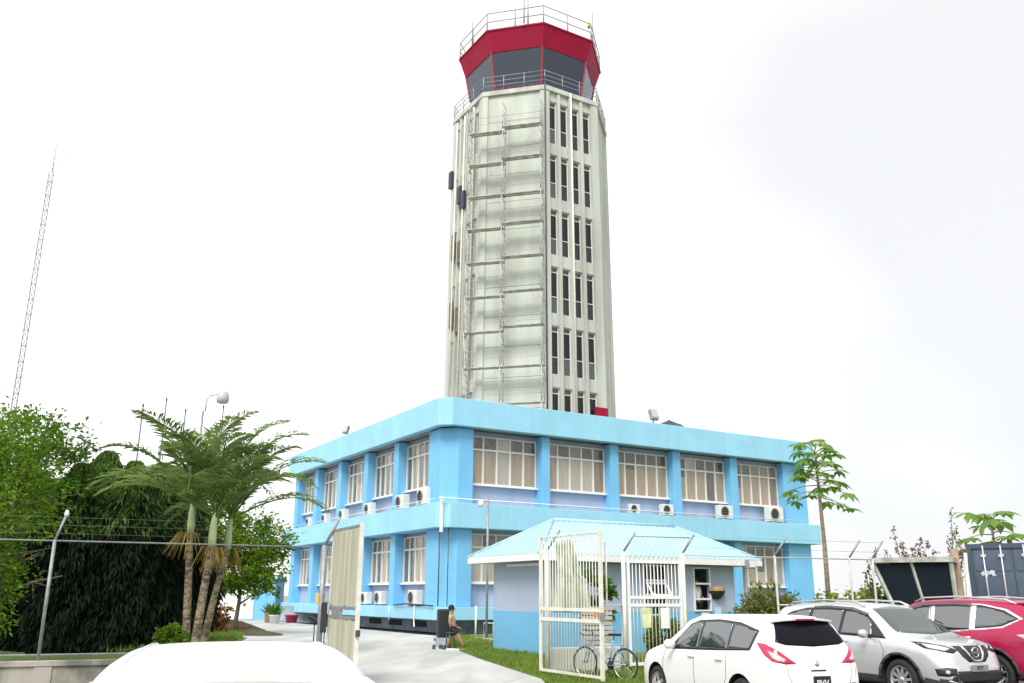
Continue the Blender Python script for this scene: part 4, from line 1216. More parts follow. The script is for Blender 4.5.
# small bushes left of palms and grass bank
clump_tree('bush', 'small bright green bush at the foot of the palms', 'bush', Vector((at(171, 640, 26.5).x, 26.5, 0)), .9, [(0, 0, .45, .42, .35, .4)], 1500, .13, L_BRIGHT, 15, trunk_h=.4, r=.03)
heap('soil_bank', 'reddish brown soil heap in front of the gatehouse door', 'soil heap', (at(228, 622, 43).x, 43, -.02), 2.0, .9, .62, mat('red_soil', (.24, .13, .075), .95, col2=(.12, .10, .05), scale=2.2, bump=.5), 9, .2)
heap('soil_bank', 'low dark bank of litter right of the red soil heap', 'soil heap', (at(252, 632, 40.5).x, 40.5, -.02), 1.5, .7, .3, mat('dark_soil', (.09, .075, .05), .95, col2=(.05, .07, .02), scale=3, bump=.5), 10, -.3)
clump_tree('bush', 'rust-leaved low shrub between the palm trunks and the soil heap', 'bush', Vector((at(209, 622, 40).x, 40, 0)), 1.6, [(0, 0, .75, .95, .7, .6)], 1400, .2, leaf_mat('leaf_rust', (.16, .07, .03), (.30, .15, .06), .3, 2), 16, trunk_h=.8, r=.04)

# palms
def palm(label, base, top, seed, nf=11, L=2.9, r=.11):
    rng = np.random.default_rng(seed)
    t = thing('palm_tree', label, 'palm', base, 0, 'clump of palms')
    d = Vector(top) - Vector(base)
    mb = MB(); N = 14
    mid = [Vector((d.x * (q ** 1.3), d.y * q, d.z * q)) for q in [i / N for i in range(N + 1)]]
    mb.tube(mid, [r * (1.25 - .35 * (i / N) + (.02 if i % 2 else 0)) for i in range(N + 1)], 9); mb.build('trunk', PALMBARK, t)
    T = Vector(d)
    mb = MB(); S1 = T + Vector((d.x * .04, 0, 1.0)); mb.tube([T - Vector((0, 0, .02)), T + Vector((0, 0, .25)), T + Vector((0, 0, .65)), S1], [r * .95, r * 1.12, r * .95, r * .55], 10)
    mb.build('crownshaft', mat('crownshaft', (.36, .42, .22), .5, var=.2, scale=2, stretch=(3, 3, .3)) if 'crownshaft' not in bpy.data.materials else bpy.data.materials['crownshaft'], t)
    for k in range(nf):
        az = 2 * math.pi * k / nf * 1.0 + rng.uniform(-.25, .25) + seed
        el = (rng.uniform(1.15, 1.48), rng.uniform(.75, 1.15), rng.uniform(.35, .8), rng.uniform(.95, 1.35))[k % 4]; LL = L * rng.uniform(.85, 1.1)
        sp = []; n = 16
        h = Vector((math.cos(az), math.sin(az), 0)); e = el; q = Vector(S1) - Vector((0, 0, .15))
        for i in range(n + 1):
            sp.append(q.copy())
            q = q + (h * math.cos(e) + Vector((0, 0, math.sin(e)))) * LL / n
            e -= (.03 + .15 * (i / n) ** 1.4) * rng.uniform(.8, 1.2)
        mb = MB(); mb.tube(sp, [.028 * (1 - .85 * i / n) + .004 for i in range(n + 1)], 5, 0)
        side = Vector((-h.y, h.x, 0)); 
        M_ = 52
        for s in (-1, 1):
            for i in range(M_):
                f = .14 + .86 * i / (M_ - 1)
                a = f * n; i0 = min(int(a), n - 1); p0 = sp[i0].lerp(sp[i0 + 1], a - i0)
                tg = (sp[i0 + 1] - sp[i0]).normalized(); nn = side.cross(tg)
                if nn.z < 0: nn = -nn
                ll = (.78 * math.sin(min(1, f * 1.6 + .12) * math.pi * .5) * (1 - .72 * max(0, f - .5) / .5)) * LL / 2.9 * rng.uniform(.85, 1.1)
                dr = (side * s * .75 + tg * .6 + nn * .25 + Vector(rng.normal(size=3)) * .09).normalized()
                wd = tg * .03 + nn * .014
                m1 = p0 + dr * ll * .5; tip = p0 + dr * ll + Vector((0, 0, -.22 * ll))
                mb.add([p0, m1 - wd, tip, m1 + wd], [(0, 1, 2, 3)], 0)
        mb.build('frond', L_PALM, t, fix=False)
    for k in range(3):
        az = rng.uniform(0, 6.28); mb = MB()
        b = T + Vector((0, 0, -.02))
        for j in range(17):
            a2 = az + rng.uniform(-.8, .8); l2 = rng.uniform(.3, .75)
            p1 = b + Vector((math.cos(a2) * l2 * .5, math.sin(a2) * l2 * .5, .05)); p2 = b + Vector((math.cos(a2) * l2, math.sin(a2) * l2, -rng.uniform(.25, .8)))
            mb.tube([b, p1, p2], [.011, .009, .006], 3, caps=False)
        mb.build('flower_spray', mat('palm_flower', (.48, .31, .05), .85, col2=(.12, .11, .03), scale=3) if 'palm_flower' not in bpy.data.materials else bpy.data.materials['palm_flower'], t)
PY = 27
palm('left palm of the clump with a pale green crownshaft', (at(186, 640, PY).x, PY, 0), tuple(at(190, 534, PY)), 2, 12, 3.6, .10)
palm('middle palm of the clump, stoutest crownshaft', (at(195, 640, PY - .5).x, PY - .5, 0), tuple(at(211.5, 548, PY - .5)), 5, 13, 3.7, .105)
palm('right leaning palm of the clump, lowest crownshaft', (at(203, 640, PY + .3).x, PY + .3, 0), tuple(at(227.5, 549, PY + .3)), 8, 12, 3.3, .09)

# papayas
def papaya(label, base, h, seed, nl, crown_h, R0, size, r=.09):
    rng = np.random.default_rng(seed)
    t = thing('papaya_tree', label, 'papaya tree', base, 0)
    mb = MB(); mb.tube([(0, 0, -.1), (.05, 0, h * .5), (0, 0, h)], [r, r * .85, r * .4], 8)
    mb.build('trunk', mat('papaya_bark', (.33, .27, .19), .9, col2=(.2, .16, .11), scale=3, stretch=(1, 1, 3)) if 'papaya_bark' not in bpy.data.materials else bpy.data.materials['papaya_bark'], t)
    mb = MB(); st_ = MB()
    for k in range(nl):
        q = k / max(1, nl - 1)
        z = h - crown_h * (1 - q) + .1
        az = k * 2.4 + rng.uniform(-.3, .3); e = -.25 + .9 * q + rng.uniform(-.15, .2); L = R0 * rng.uniform(.65, 1.1) * (1 - .35 * q)
        b = Vector((0, 0, z)); d = Vector((math.cos(az) * math.cos(e), math.sin(az) * math.cos(e), math.sin(e)))
        tip = b + d * L + Vector((0, 0, -.08 * L))
        st_.tube([b, b.lerp(tip, .5) + Vector((0, 0, .05)), tip], [.02, .015, .01], 4)
        hz = Vector((d.x, d.y, 0)).normalized(); sd_ = Vector((-hz.y, hz.x, 0)); tilt = Vector((rng.normal() * .3, rng.normal() * .3, 0))
        for j in range(-4, 5):
            g = j * .62
            ld = hz * math.cos(g) + sd_ * math.sin(g)
            ll = size * (1 - .09 * abs(j)) * rng.uniform(.85, 1.1)
            nd = Vector((-ld.y, ld.x, 0))
            dz = Vector((0, 0, -1)) * rng.uniform(.6, 1.5) - Vector((0, 0, 1)) * ld.dot(tilt) * 1.6
            p1 = tip + ld * ll * .35 + nd * ll * .10 + dz * ll * .06; p2 = tip + ld * ll * .35 - nd * ll * .10 + dz * ll * .06
            p3 = tip + ld * ll * .65 + nd * ll * .22 + dz * ll * .2; p4 = tip + ld * ll * .65 - nd * ll * .22 + dz * ll * .2
            p5 = tip + ld * ll + dz * ll * .42; c_ = tip + ld * ll * .5 + dz * ll * .08
            mb.add([tip, p1, p3, c_, p5, p4, p2], [(0, 1, 3), (1, 2, 3), (3, 2, 4), (3, 4, 5), (6, 3, 5), (0, 3, 6)])
    st_.build('leaf_stalks', mat('papaya_stalk', (.22, .26, .08), .6) if 'papaya_stalk' not in bpy.data.materials else bpy.data.materials['papaya_stalk'], t)
    mb.build('crown', L_PAPAYA, t, fix=False)
PYY = 34
ptop = at(828, 452, PYY)
papaya('tall thin papaya tree with layered leaves at the right end of the blue building', (at(828, 600, PYY).x, PYY, 0), ptop.z, 3, 38, 1.8, 1.1, .52, .10)
p = at(991, 522, 30)
papaya('short papaya with a flat crown rising behind the container', (p.x, 30, 0), p.z, 4, 12, .8, 1.0, .62, .07)

# shrubs near the fence
c = at(770, 594, 25.6)
clump_tree('bush', 'rounded croton bush with green and bronze leaves behind the fence right of the hut', 'bush', (c.x, 25.6, 0), 2.1,
           [(0, 0, 1.35, .75, .6, .62), (-.5, 0, 1.1, .5, .5, .55), (.5, 0, 1.1, .5, .5, .55), (0, 0, .6, .9, .6, .55)], 9500, .12, L_CROT, 21, trunk_h=1.1, r=.05, width=.5)
c = at(664.5, 634, 25.2)
clump_tree('bush', 'clipped round bush seen through the pedestrian gate bars', 'bush', (c.x, 25.2, 0), 1.1, [(0, 0, .62, .46, .46, .5)], 6000, .09, L_BALL, 22, trunk_h=.5, r=.03, width=.6, hollow=.75, clump=.2)
c = at(593, 585, 24.6)
clump_tree('bush', 'tall green shrub behind the barred gate next to the hanging sheet', 'bush', (c.x + .1, 24.6, 0), 2.6, [(0, 0, 1.9, .38, .3, .6), (0, 0, 1.1, .35, .3, .6)], 900, .2, L_MID, 23, trunk_h=1.8, r=.03)
c = at(853, 595, 31)
clump_tree('bush', 'yellow-green bush behind the fence left of the glazed cabin', 'bush', (c.x, 31, 0), 2.2, [(0, 0, 1.5, .9, .7, .6), (-.8, 0, 1.3, .7, .6, .5), (.7, 0, 1.4, .7, .6, .6), (0, 0, .7, 1.3, .7, .7)], 3500, .16, L_YEL, 24, trunk_h=1.2, r=.05)
c = at(880, 585, 28.5)
clump_tree('bush', 'dark green bush beside the leaning left frame of the glazed cabin', 'bush', (c.x, 28.5, 0), 2.2, [(0, 0, 1.3, .5, .5, .8), (.3, 0, .8, .5, .5, .6)], 1600, .15, L_MID, 25, trunk_h=1.2, r=.04)
def bougain(label, px, Y, twigs, seed, n):
    rng = np.random.default_rng(seed)
    b = at(px, 590, Y); t = thing('bougainvillea', label, 'flowering shrub', (b.x, Y, 0), 0, 'bougainvillea around the glazed cabin')
    mb = MB(); Cs = []; Ds = []
    for (tx, ty) in twigs:
        q = at(tx, ty, Y) - Vector((b.x, Y, 0))
        m1 = Vector((q.x * .45, rng.uniform(-.1, .1), q.z * .72))
        mb.tube([(0, 0, -.1), m1, q], [.03, .016, .006], 4)
        for i in range(n):
            f = rng.random() ** .7
            p = m1.lerp(q, f)
            Cs.append(np.array(p) + rng.normal(size=3) * .09 * (1.25 - f)); Ds.append(rng.normal(size=3))
    mb.build('stem', BARK, t)
    Cs = np.array(Cs); Ds = np.array(Ds); k = rng.random(len(Cs)) < .55
    leaves_obj('flowers', Cs[k], Ds[k], rng.uniform(.06, .13, k.sum()), L_PINK, t, .7, None, .1, rng)
    leaves_obj('foliage', Cs[~k], Ds[~k], rng.uniform(.08, .16, (~k).sum()), L_MID, t, .5, None, .1, rng)
bougain('pinkish bougainvillea twigs rising above the glazed cabin roof', 910, 29.2, [(893, 528), (902, 541), (913, 546), (921, 537), (928, 541), (884, 549), (935, 550), (905, 552), (918, 550)], 41, 46)
bougain('thin pinkish bougainvillea shoots behind the post beside the container', 957, 28.0, [(951, 508), (956, 528), (966, 540), (948, 540), (962, 552)], 42, 40)
bougain('ragged pinkish bougainvillea along the left frame of the glazed cabin', 872, 27.2, [(868, 562), (876, 550), (872, 578), (866, 574)], 43, 30)

# grass blades on the lawns near the fence and by the palms
rng = np.random.default_rng(77)
def grass(name, region, n, hgt, seed):
    rng = np.random.default_rng(seed)
    xs, ys = [p[0] for p in region], [p[1] for p in region]
    P_ = []
    def inside(x, y):
        c = False; j = len(region) - 1
        for i in range(len(region)):
            xi, yi = region[i]; xj, yj = region[j]
            if (yi > y) != (yj > y) and x < (xj - xi) * (y - yi) / (yj - yi) + xi: c = not c
            j = i
        return c
    while len(P_) < n:
        x, y = rng.uniform(min(xs), max(xs)), rng.uniform(min(ys), max(ys))
        if inside(x, y): P_.append((x, y, -.03))
    P_ = np.array(P_)
    D = np.concatenate([rng.normal(size=(n, 2)) * .35, np.ones((n, 1))], 1)
    o = leaves_obj(name, P_, D, hgt * rng.uniform(.5, 1.3, n), L_GRASS, None, .16, None, 0, rng)
    tag(o, kind='stuff')
    return o
tag(grass('grass', [(.85, 18.1), (5.0, 19.85), (7.5, 21.0), (7.4, 24.0), (5, 27), (1.6, 27.9), (-2.4, 42), (-2.95, 39.3), (-3.03, 37.1), (-.88, 26.4), (.63, 20.3)], 26000, .13, 5), 'green lawn grass between the gates, hut and parked cars', 'grass', kind='stuff')
tag(grass('grass', [(-13.2, 44.5), (-10.8, 38), (-9.7, 32), (-8.2, 28), (-12, 28), (-16, 40)], 9000, .26, 6), 'bright grass around the palms and soil heap', 'grass', kind='stuff')

# ------------------------------------------------------------------ bicycle
f_ = Vector((1.62 - 2.42, 20.72 - 19.98, 0)); 
bk = thing('bicycle', 'pale blue bicycle leaning by the barred gate in front of the low white wall', 'bicycle', (2.42, 19.98, -.02), math.atan2(f_.y, f_.x))
BIKEM = mat('bike_frame', (.27, .46, .60), .35)
WR = .335; WB = 1.06
for x, nm in ((0, 'wheel'), (WB, 'wheel')):
    w = MB(); prof = [(WR - .035, -.017), (WR - .01, -.019), (WR, 0), (WR - .01, .019), (WR - .035, .017), (WR - .035, -.017)]
    w.lathe(prof, 'y', 36, 0, (x, 0, WR)); wh = w.build(nm, RUBBER, bk)
    w = MB(); w.lathe([(WR - .05, -.012), (WR - .034, -.013), (WR - .034, .013), (WR - .05, .012), (WR - .05, -.012)], 'y', 36, 0, (x, 0, WR))
    for i in range(18):
        a = 2 * math.pi * i / 18; b = a + (.35 if i % 2 else -.35)
        w.tube([(x + .02 * math.cos(b), (.03 if i % 2 else -.03), WR + .02 * math.sin(b)), (x + (WR - .045) * math.cos(a), 0, WR + (WR - .045) * math.sin(a))], .0025, 3, caps=False)
    w.lathe([(0, -.045), (.02, -.045), (.02, .045), (0, .045)], 'y', 8, 0, (x, 0, WR))
    w.build('rim', ALLOY, wh)
bb = (.42, 0, .30); seat_t = (.29, 0, .82); head_t = (.86, 0, .88); head_b = (.90, 0, .72)
w = MB()
w.tube([bb, seat_t], .018, 6); w.tube([bb, head_b], .022, 6); w.tube([(.305, 0, .76), head_t], .018, 6); w.tube([head_t, head_b], .022, 6)
for s in (-1, 1):
    w.tube([(0, s * .06, WR), (.42, s * .03, .30)], .011, 5); w.tube([(0, s * .06, WR), (.30, s * .02, .74)], .009, 5)
    w.tube([head_b, (.93, s * .05, .68), (WB, s * .055, WR)], .013, 5)
w.build('frame', BIKEM, bk)
w = MB(); w.tube([seat_t, (.27, 0, .90)], .013, 6); w.cbox((.25, 0, .93), (.26, .13, .05)); w.build('saddle', BLACK, bk, bevel=.02)
w = MB(); w.tube([head_t, (.84, 0, .96), (.88, 0, 1.0)], .014, 6); w.tube([(.80, -.28, 1.03), (.88, -.2, 1.0), (.88, .2, 1.0), (.80, .28, 1.03)], .013, 6); w.build('handlebar', BLACK, bk)
w = MB(); w.lathe([(0, -.055), (.09, -.055), (.09, -.05), (0, -.05)], 'y', 18, 0, bb); w.tube([(.42, -.06, .30), (.52, -.07, .16)], .011, 5); w.tube([(.42, .06, .30), (.32, .07, .44)], .011, 5)
w.cbox((.53, -.11, .155), (.09, .08, .02)); w.cbox((.31, .11, .445), (.09, .08, .02)); w.build('crankset', DKSTEEL, bk)
w = MB(); w.tube([(0, -.045, WR + .04), (.42, -.052, .39)], .006, 4); w.tube([(0, -.045, WR - .04), (.42, -.052, .21)], .006, 4); w.lathe([(0, -.05), (.05, -.05), (.04, -.02), (0, -.02)], 'y', 12, 0, (0, 0, WR)); w.build('chain', DKSTEEL, bk)

# ------------------------------------------------------------------ seated person
def skin(name, joints, edges, m, parent, root=0, sub=1):
    """joints: list of (x, y, z, rx, ry)"""
    me = bpy.data.meshes.new(name)
    b = bmesh.new()
    ly = b.verts.layers.skin.verify()
    vs = [b.verts.new(j[:3]) for j in joints]
    for e in edges: b.edges.new((vs[e[0]], vs[e[1]]))
    for v, j in zip(vs, joints):
        v[ly].radius = (j[3], j[4] if len(j) > 4 else j[3])
    vs[root][ly].use_root = True
    b.to_mesh(me); b.free()
    o = bpy.data.objects.new(name + '_tmp', me); COL.objects.link(o)
    md = o.modifiers.new('skin', 'SKIN'); md.use_smooth_shade = True
    md2 = o.modifiers.new('sub', 'SUBSURF'); md2.levels = sub; md2.render_levels = sub
    dg = bpy.context.evaluated_depsgraph_get()
    dg.update()
    me2 = bpy.data.meshes.new_from_object(o.evaluated_get(dg))
    bpy.data.objects.remove(o)
    me2.materials.clear(); me2.materials.append(m)
    for p in me2.polygons: p.use_smooth = True
    o2 = bpy.data.objects.new(name, me2); COL.objects.link(o2)
    if parent is not None: o2.parent = parent
    return o2
SKINM = mat('skin', (.33, .19, .12), .55)
SHIRT = mat('tan_shirt', (.46, .34, .20), .85, var=.1, scale=6)
SHORTS = mat('black_shorts', (.016, .016, .02), .85)
HAIR = mat('hair', (.012, .011, .011), .8)
px_, py_ = -1.98, 31.3
gd = thing('person', 'person in white shirt and dark trousers inside the guard hut window', 'person', HC + UR * 6.32 + UL * .22 + Vector((0, 0, .58)), BANG - 1.3)
GJ = [(0, 0, .92, .13, .11), (0, 0, 1.12, .125, .10), (0, 0, 1.34, .15, .11), (0, 0, 1.46, .07, .065), (0, 0, 1.52, .05, .05), (.01, 0, 1.60, .075, .07), (0, 0, 1.68, .088, .078), (0, 0, 1.75, .055, .05),
      (0, -.19, 1.40, .055, .055), (.02, -.25, 1.13, .045, .045), (.2, -.2, 1.02, .033, .033), (0, .19, 1.40, .055, .055), (.02, .25, 1.13, .045, .045), (.2, .2, 1.02, .033, .033),
      (0, -.09, .88, .09, .09), (.01, -.1, .48, .065, .065), (0, -.1, .08, .045, .045), (0, .09, .88, .09, .09), (.01, .1, .48, .065, .065), (0, .1, .08, .045, .045)]
gb = skin('body', GJ, [(0,1),(1,2),(2,3),(3,4),(4,5),(5,6),(6,7),(2,8),(8,9),(9,10),(2,11),(11,12),(12,13),(0,14),(14,15),(15,16),(0,17),(17,18),(18,19)], SKINM, gd, 0, 2)
skin('shirt', [(0, 0, .93, .145, .125), (0, 0, 1.12, .14, .115), (0, 0, 1.34, .165, .125), (0, 0, 1.44, .085, .08), (0, -.19, 1.40, .07, .07), (.01, -.235, 1.2, .06, .06), (0, .19, 1.40, .07, .07), (.01, .235, 1.2, .06, .06)],
     [(0,1),(1,2),(2,3),(2,4),(4,5),(2,6),(6,7)], WHITE, gd, 0, 2)
skin('trousers', [(0, 0, .9, .142, .122), (0, -.09, .86, .105, .105), (.01, -.1, .48, .08, .08), (0, -.1, .1, .065, .065), (0, .09, .86, .105, .105), (.01, .1, .48, .08, .08), (0, .1, .1, .065, .065)],
     [(0,1),(1,2),(2,3),(0,4),(4,5),(5,6)], SHORTS, gd, 0, 2)
for sx in (-1, 1): skin('shoe', [(-.02, sx * .1, .05, .05, .05), (.08, sx * .1, .035, .05, .036), (.18, sx * .1, .03, .04, .03)], [(0,1),(1,2)], BLACK, gd, 1, 2)
per = thing('person', 'person in tan top and black shorts half sitting at the lawn edge, leg outstretched', 'person', (px_, py_, 0))
# local: +x is the way the person faces (right in the photo), y away from the camera
J = [(0.06, 0, .66, .125, .12),          #0 pelvis
     (0.03, 0, .84, .115, .105),         #1 waist
     (0.0, 0, 1.0, .135, .115),          #2 chest
     (-.01, 0, 1.08, .07, .065),          #3 neck base
     (0.005, 0, 1.13, .05, .05),          #4 neck
     (0.02, 0, 1.19, .078, .07),          #5 head low
     (0.015, 0, 1.27, .092, .08),          #6 head mid
     (0.01, 0, 1.335, .06, .055),           #7 crown
     (-.01, -.17, 1.03, .055, .055), (-.03, -.24, .83, .042, .042), (.17, -.2, .70, .034, .034),   #8-10 near arm
     (-.01, .17, 1.03, .055, .055), (0.0, .24, .83, .042, .042), (.2, .18, .69, .034, .034),       #11-13 far arm
     (.09, -.10, .62, .092, .092), (.27, -.15, .40, .064, .064), (.36, -.15, .22, .058, .055), (.43, -.15, .07, .042, .042),  #14-17 stretched leg
     (.06, .10, .60, .092, .092), (.02, .12, .33, .066, .066), (-.09, .12, .18, .056, .055), (-.13, .12, .06, .042, .042)]  #18-21 bent leg
E_ = [(0,1),(1,2),(2,3),(3,4),(4,5),(5,6),(6,7),(2,8),(8,9),(9,10),(2,11),(11,12),(12,13),(0,14),(14,15),(15,16),(16,17),(0,18),(18,19),(19,20),(20,21)]
body = skin('body', J, E_, SKINM, per, 0, 2)
def hand(c, fdir, s):
    c = Vector(c); f = Vector(fdir).normalized(); up = Vector((0, 0, 1)); sd_ = f.cross(up).normalized() * s
    js = [(*c, .026, .018), (*(c + f * .05), .034, .018)]; es = [(0, 1)]
    for i, L in enumerate((.062, .072, .068, .052)):
        b = c + f * .075 + sd_ * (.024 - .016 * i); k = len(js)
        js += [(*b, .009, .009), (*(b + f * L * .5 - up * .008), .008, .008), (*(b + f * L * .85 - up * .03), .007, .007)]
        es += [(1, k), (k, k + 1), (k + 1, k + 2)]
    k = len(js); b = c + f * .03 + sd_ * .036
    js += [(*b, .011, .011), (*(b + f * .035 + sd_ * .015 - up * .012), .009, .009)]; es += [(0, k), (k, k + 1)]
    return skin('hand', js, es, SKINM, body, 0, 1)
hand((.18, -.19, .695), (.8, .2, -.35), 1); hand((.21, .175, .685), (.8, -.2, -.35), -1)
skin('shirt', [(.05, 0, .70, .142, .135), (0.03, 0, .84, .146, .142), (0.0, 0, .99, .165, .155), (-.01, 0, 1.075, .08, .075), (-.01, -.17, 1.03, .07, .07), (-.022, -.215, .92, .06, .06), (-.01, .17, 1.03, .07, .07), (-.0, .215, .92, .06, .06)],
     [(0,1),(1,2),(2,3),(2,4),(4,5),(2,6),(6,7)], SHIRT, per, 0, 2)
skin('shorts', [(0.06, 0, .66, .145, .138), (0.045, 0, .76, .138, .13), (.09, -.10, .62, .112, .112), (.24, -.145, .44, .09, .09), (.06, .10, .60, .112, .112), (.025, .12, .37, .092, .092)],
     [(0,1),(0,2),(2,3),(0,4),(4,5)], SHORTS, per, 0, 2)
def hair(parent, c):
    w = MB(); w.lathe([(.07, -.085), (.095, -.05), (.105, 0), (.098, .045), (.07, .08), (.035, .098), (0, .102)], 'z', 18)
    M = Matrix.Translation(Vector(c)) @ Matrix.Rotation(R_(-22), 4, 'Y')
    w.v = [tuple(M @ Vector(v)) for v in w.v]
    return w.build('hair', HAIR, parent)
hair(per, (-.012, 0, 1.295))
w = MB()
for s in (-1, 1):
    w.lathe([(0, 0), (.014, 0), (.014, .012), (0, .014)], 'x', 8, 0, (.098, s * .03, 1.275))
w.build('eyes', DARK, per)
skin('nose', [(.10, 0, 1.27, .012, .012), (.122, 0, 1.24, .018, .016), (.105, 0, 1.23, .014, .018)], [(0,1),(1,2)], SKINM, body, 0, 1)
for s in (-1, 1): skin('ear', [(.0, s * .083, 1.28, .018, .01), (-.005, s * .088, 1.25, .016, .01), (.0, s * .085, 1.225, .012, .01)], [(0,1),(1,2)], SKINM, body, 0, 1)
w = MB(); w.tube([(.098, -.025, 1.20), (.106, 0, 1.197), (.098, .025, 1.20)], .007, 5); w.build('mouth', mat('lips', (.2, .08, .07), .5), per)
skin('shoe', [(.40, -.15, .05, .05, .05), (.46, -.15, .035, .05, .036), (.56, -.15, .03, .04, .03)], [(0,1),(1,2)], BLACK, per, 1, 2)
skin('shoe', [(-.14, .12, .055, .05, .05), (-.08, .12, .035, .05, .036), (.02, .12, .03, .04, .03)], [(0,1),(1,2)], BLACK, per, 1, 2)
hair(gd, (-.012, 0, 1.70))
so = thing('stool', 'low dark stool under the seated person', 'stool', (px_ - .02, py_ + .0, 0))
w = MB(); w.cbox((0, 0, .50), (.30, .32, .05)); w.build('seat', BLACK, so, bevel=.015)
for sx in (-1, 1):
    for sy in (-1, 1):
        w = MB(); w.tube([(sx * .15, sy * .16, 0), (sx * .11, sy * .12, .478)], .016, 6); w.build('leg', DKSTEEL, so)
w = MB(); w.box(-.35, .35, -.06, .06, 0, .035); o = w.build('plank', WHITE); o.location = (-1.72, 30.45, 0.003); o.rotation_euler = (0, 0, -.5)
tag(o, 'white board lying on the paving at the seated person\'s feet', 'board')
for i, (dx, dy, lab) in enumerate(((-.47, -.2, 'small dark can on the paving left of the person\'s feet, leftmost of three'), (-.28, 0.1, 'small dark can on the paving left of the person\'s feet, middle of three'), (-.14, -.35, 'small dark can on the paving nearest the person\'s feet, of three'))):
    w = MB(); w.lathe([(0, 0), (.05, 0), (.052, .01), (.052, .12), (.045, .14), (0, .14)], 'z', 12); o = w.build('can', DKSTEEL); o.location = (px_ + dx - .05, py_ + dy - .3, 0.002)
    tag(o, lab, 'can', 'cans at the person\'s feet')

# ------------------------------------------------------------------ cars
def pchip(xs, ys, x):
    xs = np.array(xs, float); ys = np.array(ys, float); x = np.asarray(x, float)
    h = np.diff(xs); d = np.diff(ys) / h
    mm = np.zeros_like(ys)
    for i in range(1, len(xs) - 1):
        if d[i-1] * d[i] > 0:
            w1 = 2*h[i] + h[i-1]; w2 = h[i] + 2*h[i-1]
            mm[i] = (w1 + w2) / (w1 / d[i-1] + w2 / d[i])
    mm[0], mm[-1] = d[0], d[-1]
    i = np.clip(np.searchsorted(xs, x) - 1, 0, len(h) - 1)
    t = (x - xs[i]) / h[i]; t = np.clip(t, 0, 1)
    return ((2*t**3 - 3*t**2 + 1) * ys[i] + (t**3 - 2*t**2 + t) * h[i] * mm[i] + (-2*t**3 + 3*t**2) * ys[i+1] + (t**3 - t**2) * h[i] * mm[i+1])

GLASSCAR = mat('car_glass', (.025, .032, .038), .03, ior=2.7)
GLASSTINT = mat('car_glass_tint', (.008, .007, .011), .12, spec=.12)
GLASSWS = mat('windscreen', (.03, .045, .04), .03, ior=2.3)
TRIM = mat('black_trim', (.02, .02, .022), .45)
CHROME = mat('chrome', (.75, .75, .77), .12, metal=1.0)
PLASTICG = mat('grey_cladding', (.04, .04, .045), .6)
TAILR = mat('tail_red', (.50, .008, .06), .15, coat=.6)
TAILP = mat('tail_pale', (.72, .42, .50), .15, coat=.6)
HEADL = mat('headlamp', (.55, .57, .56), .08, coat=.5)

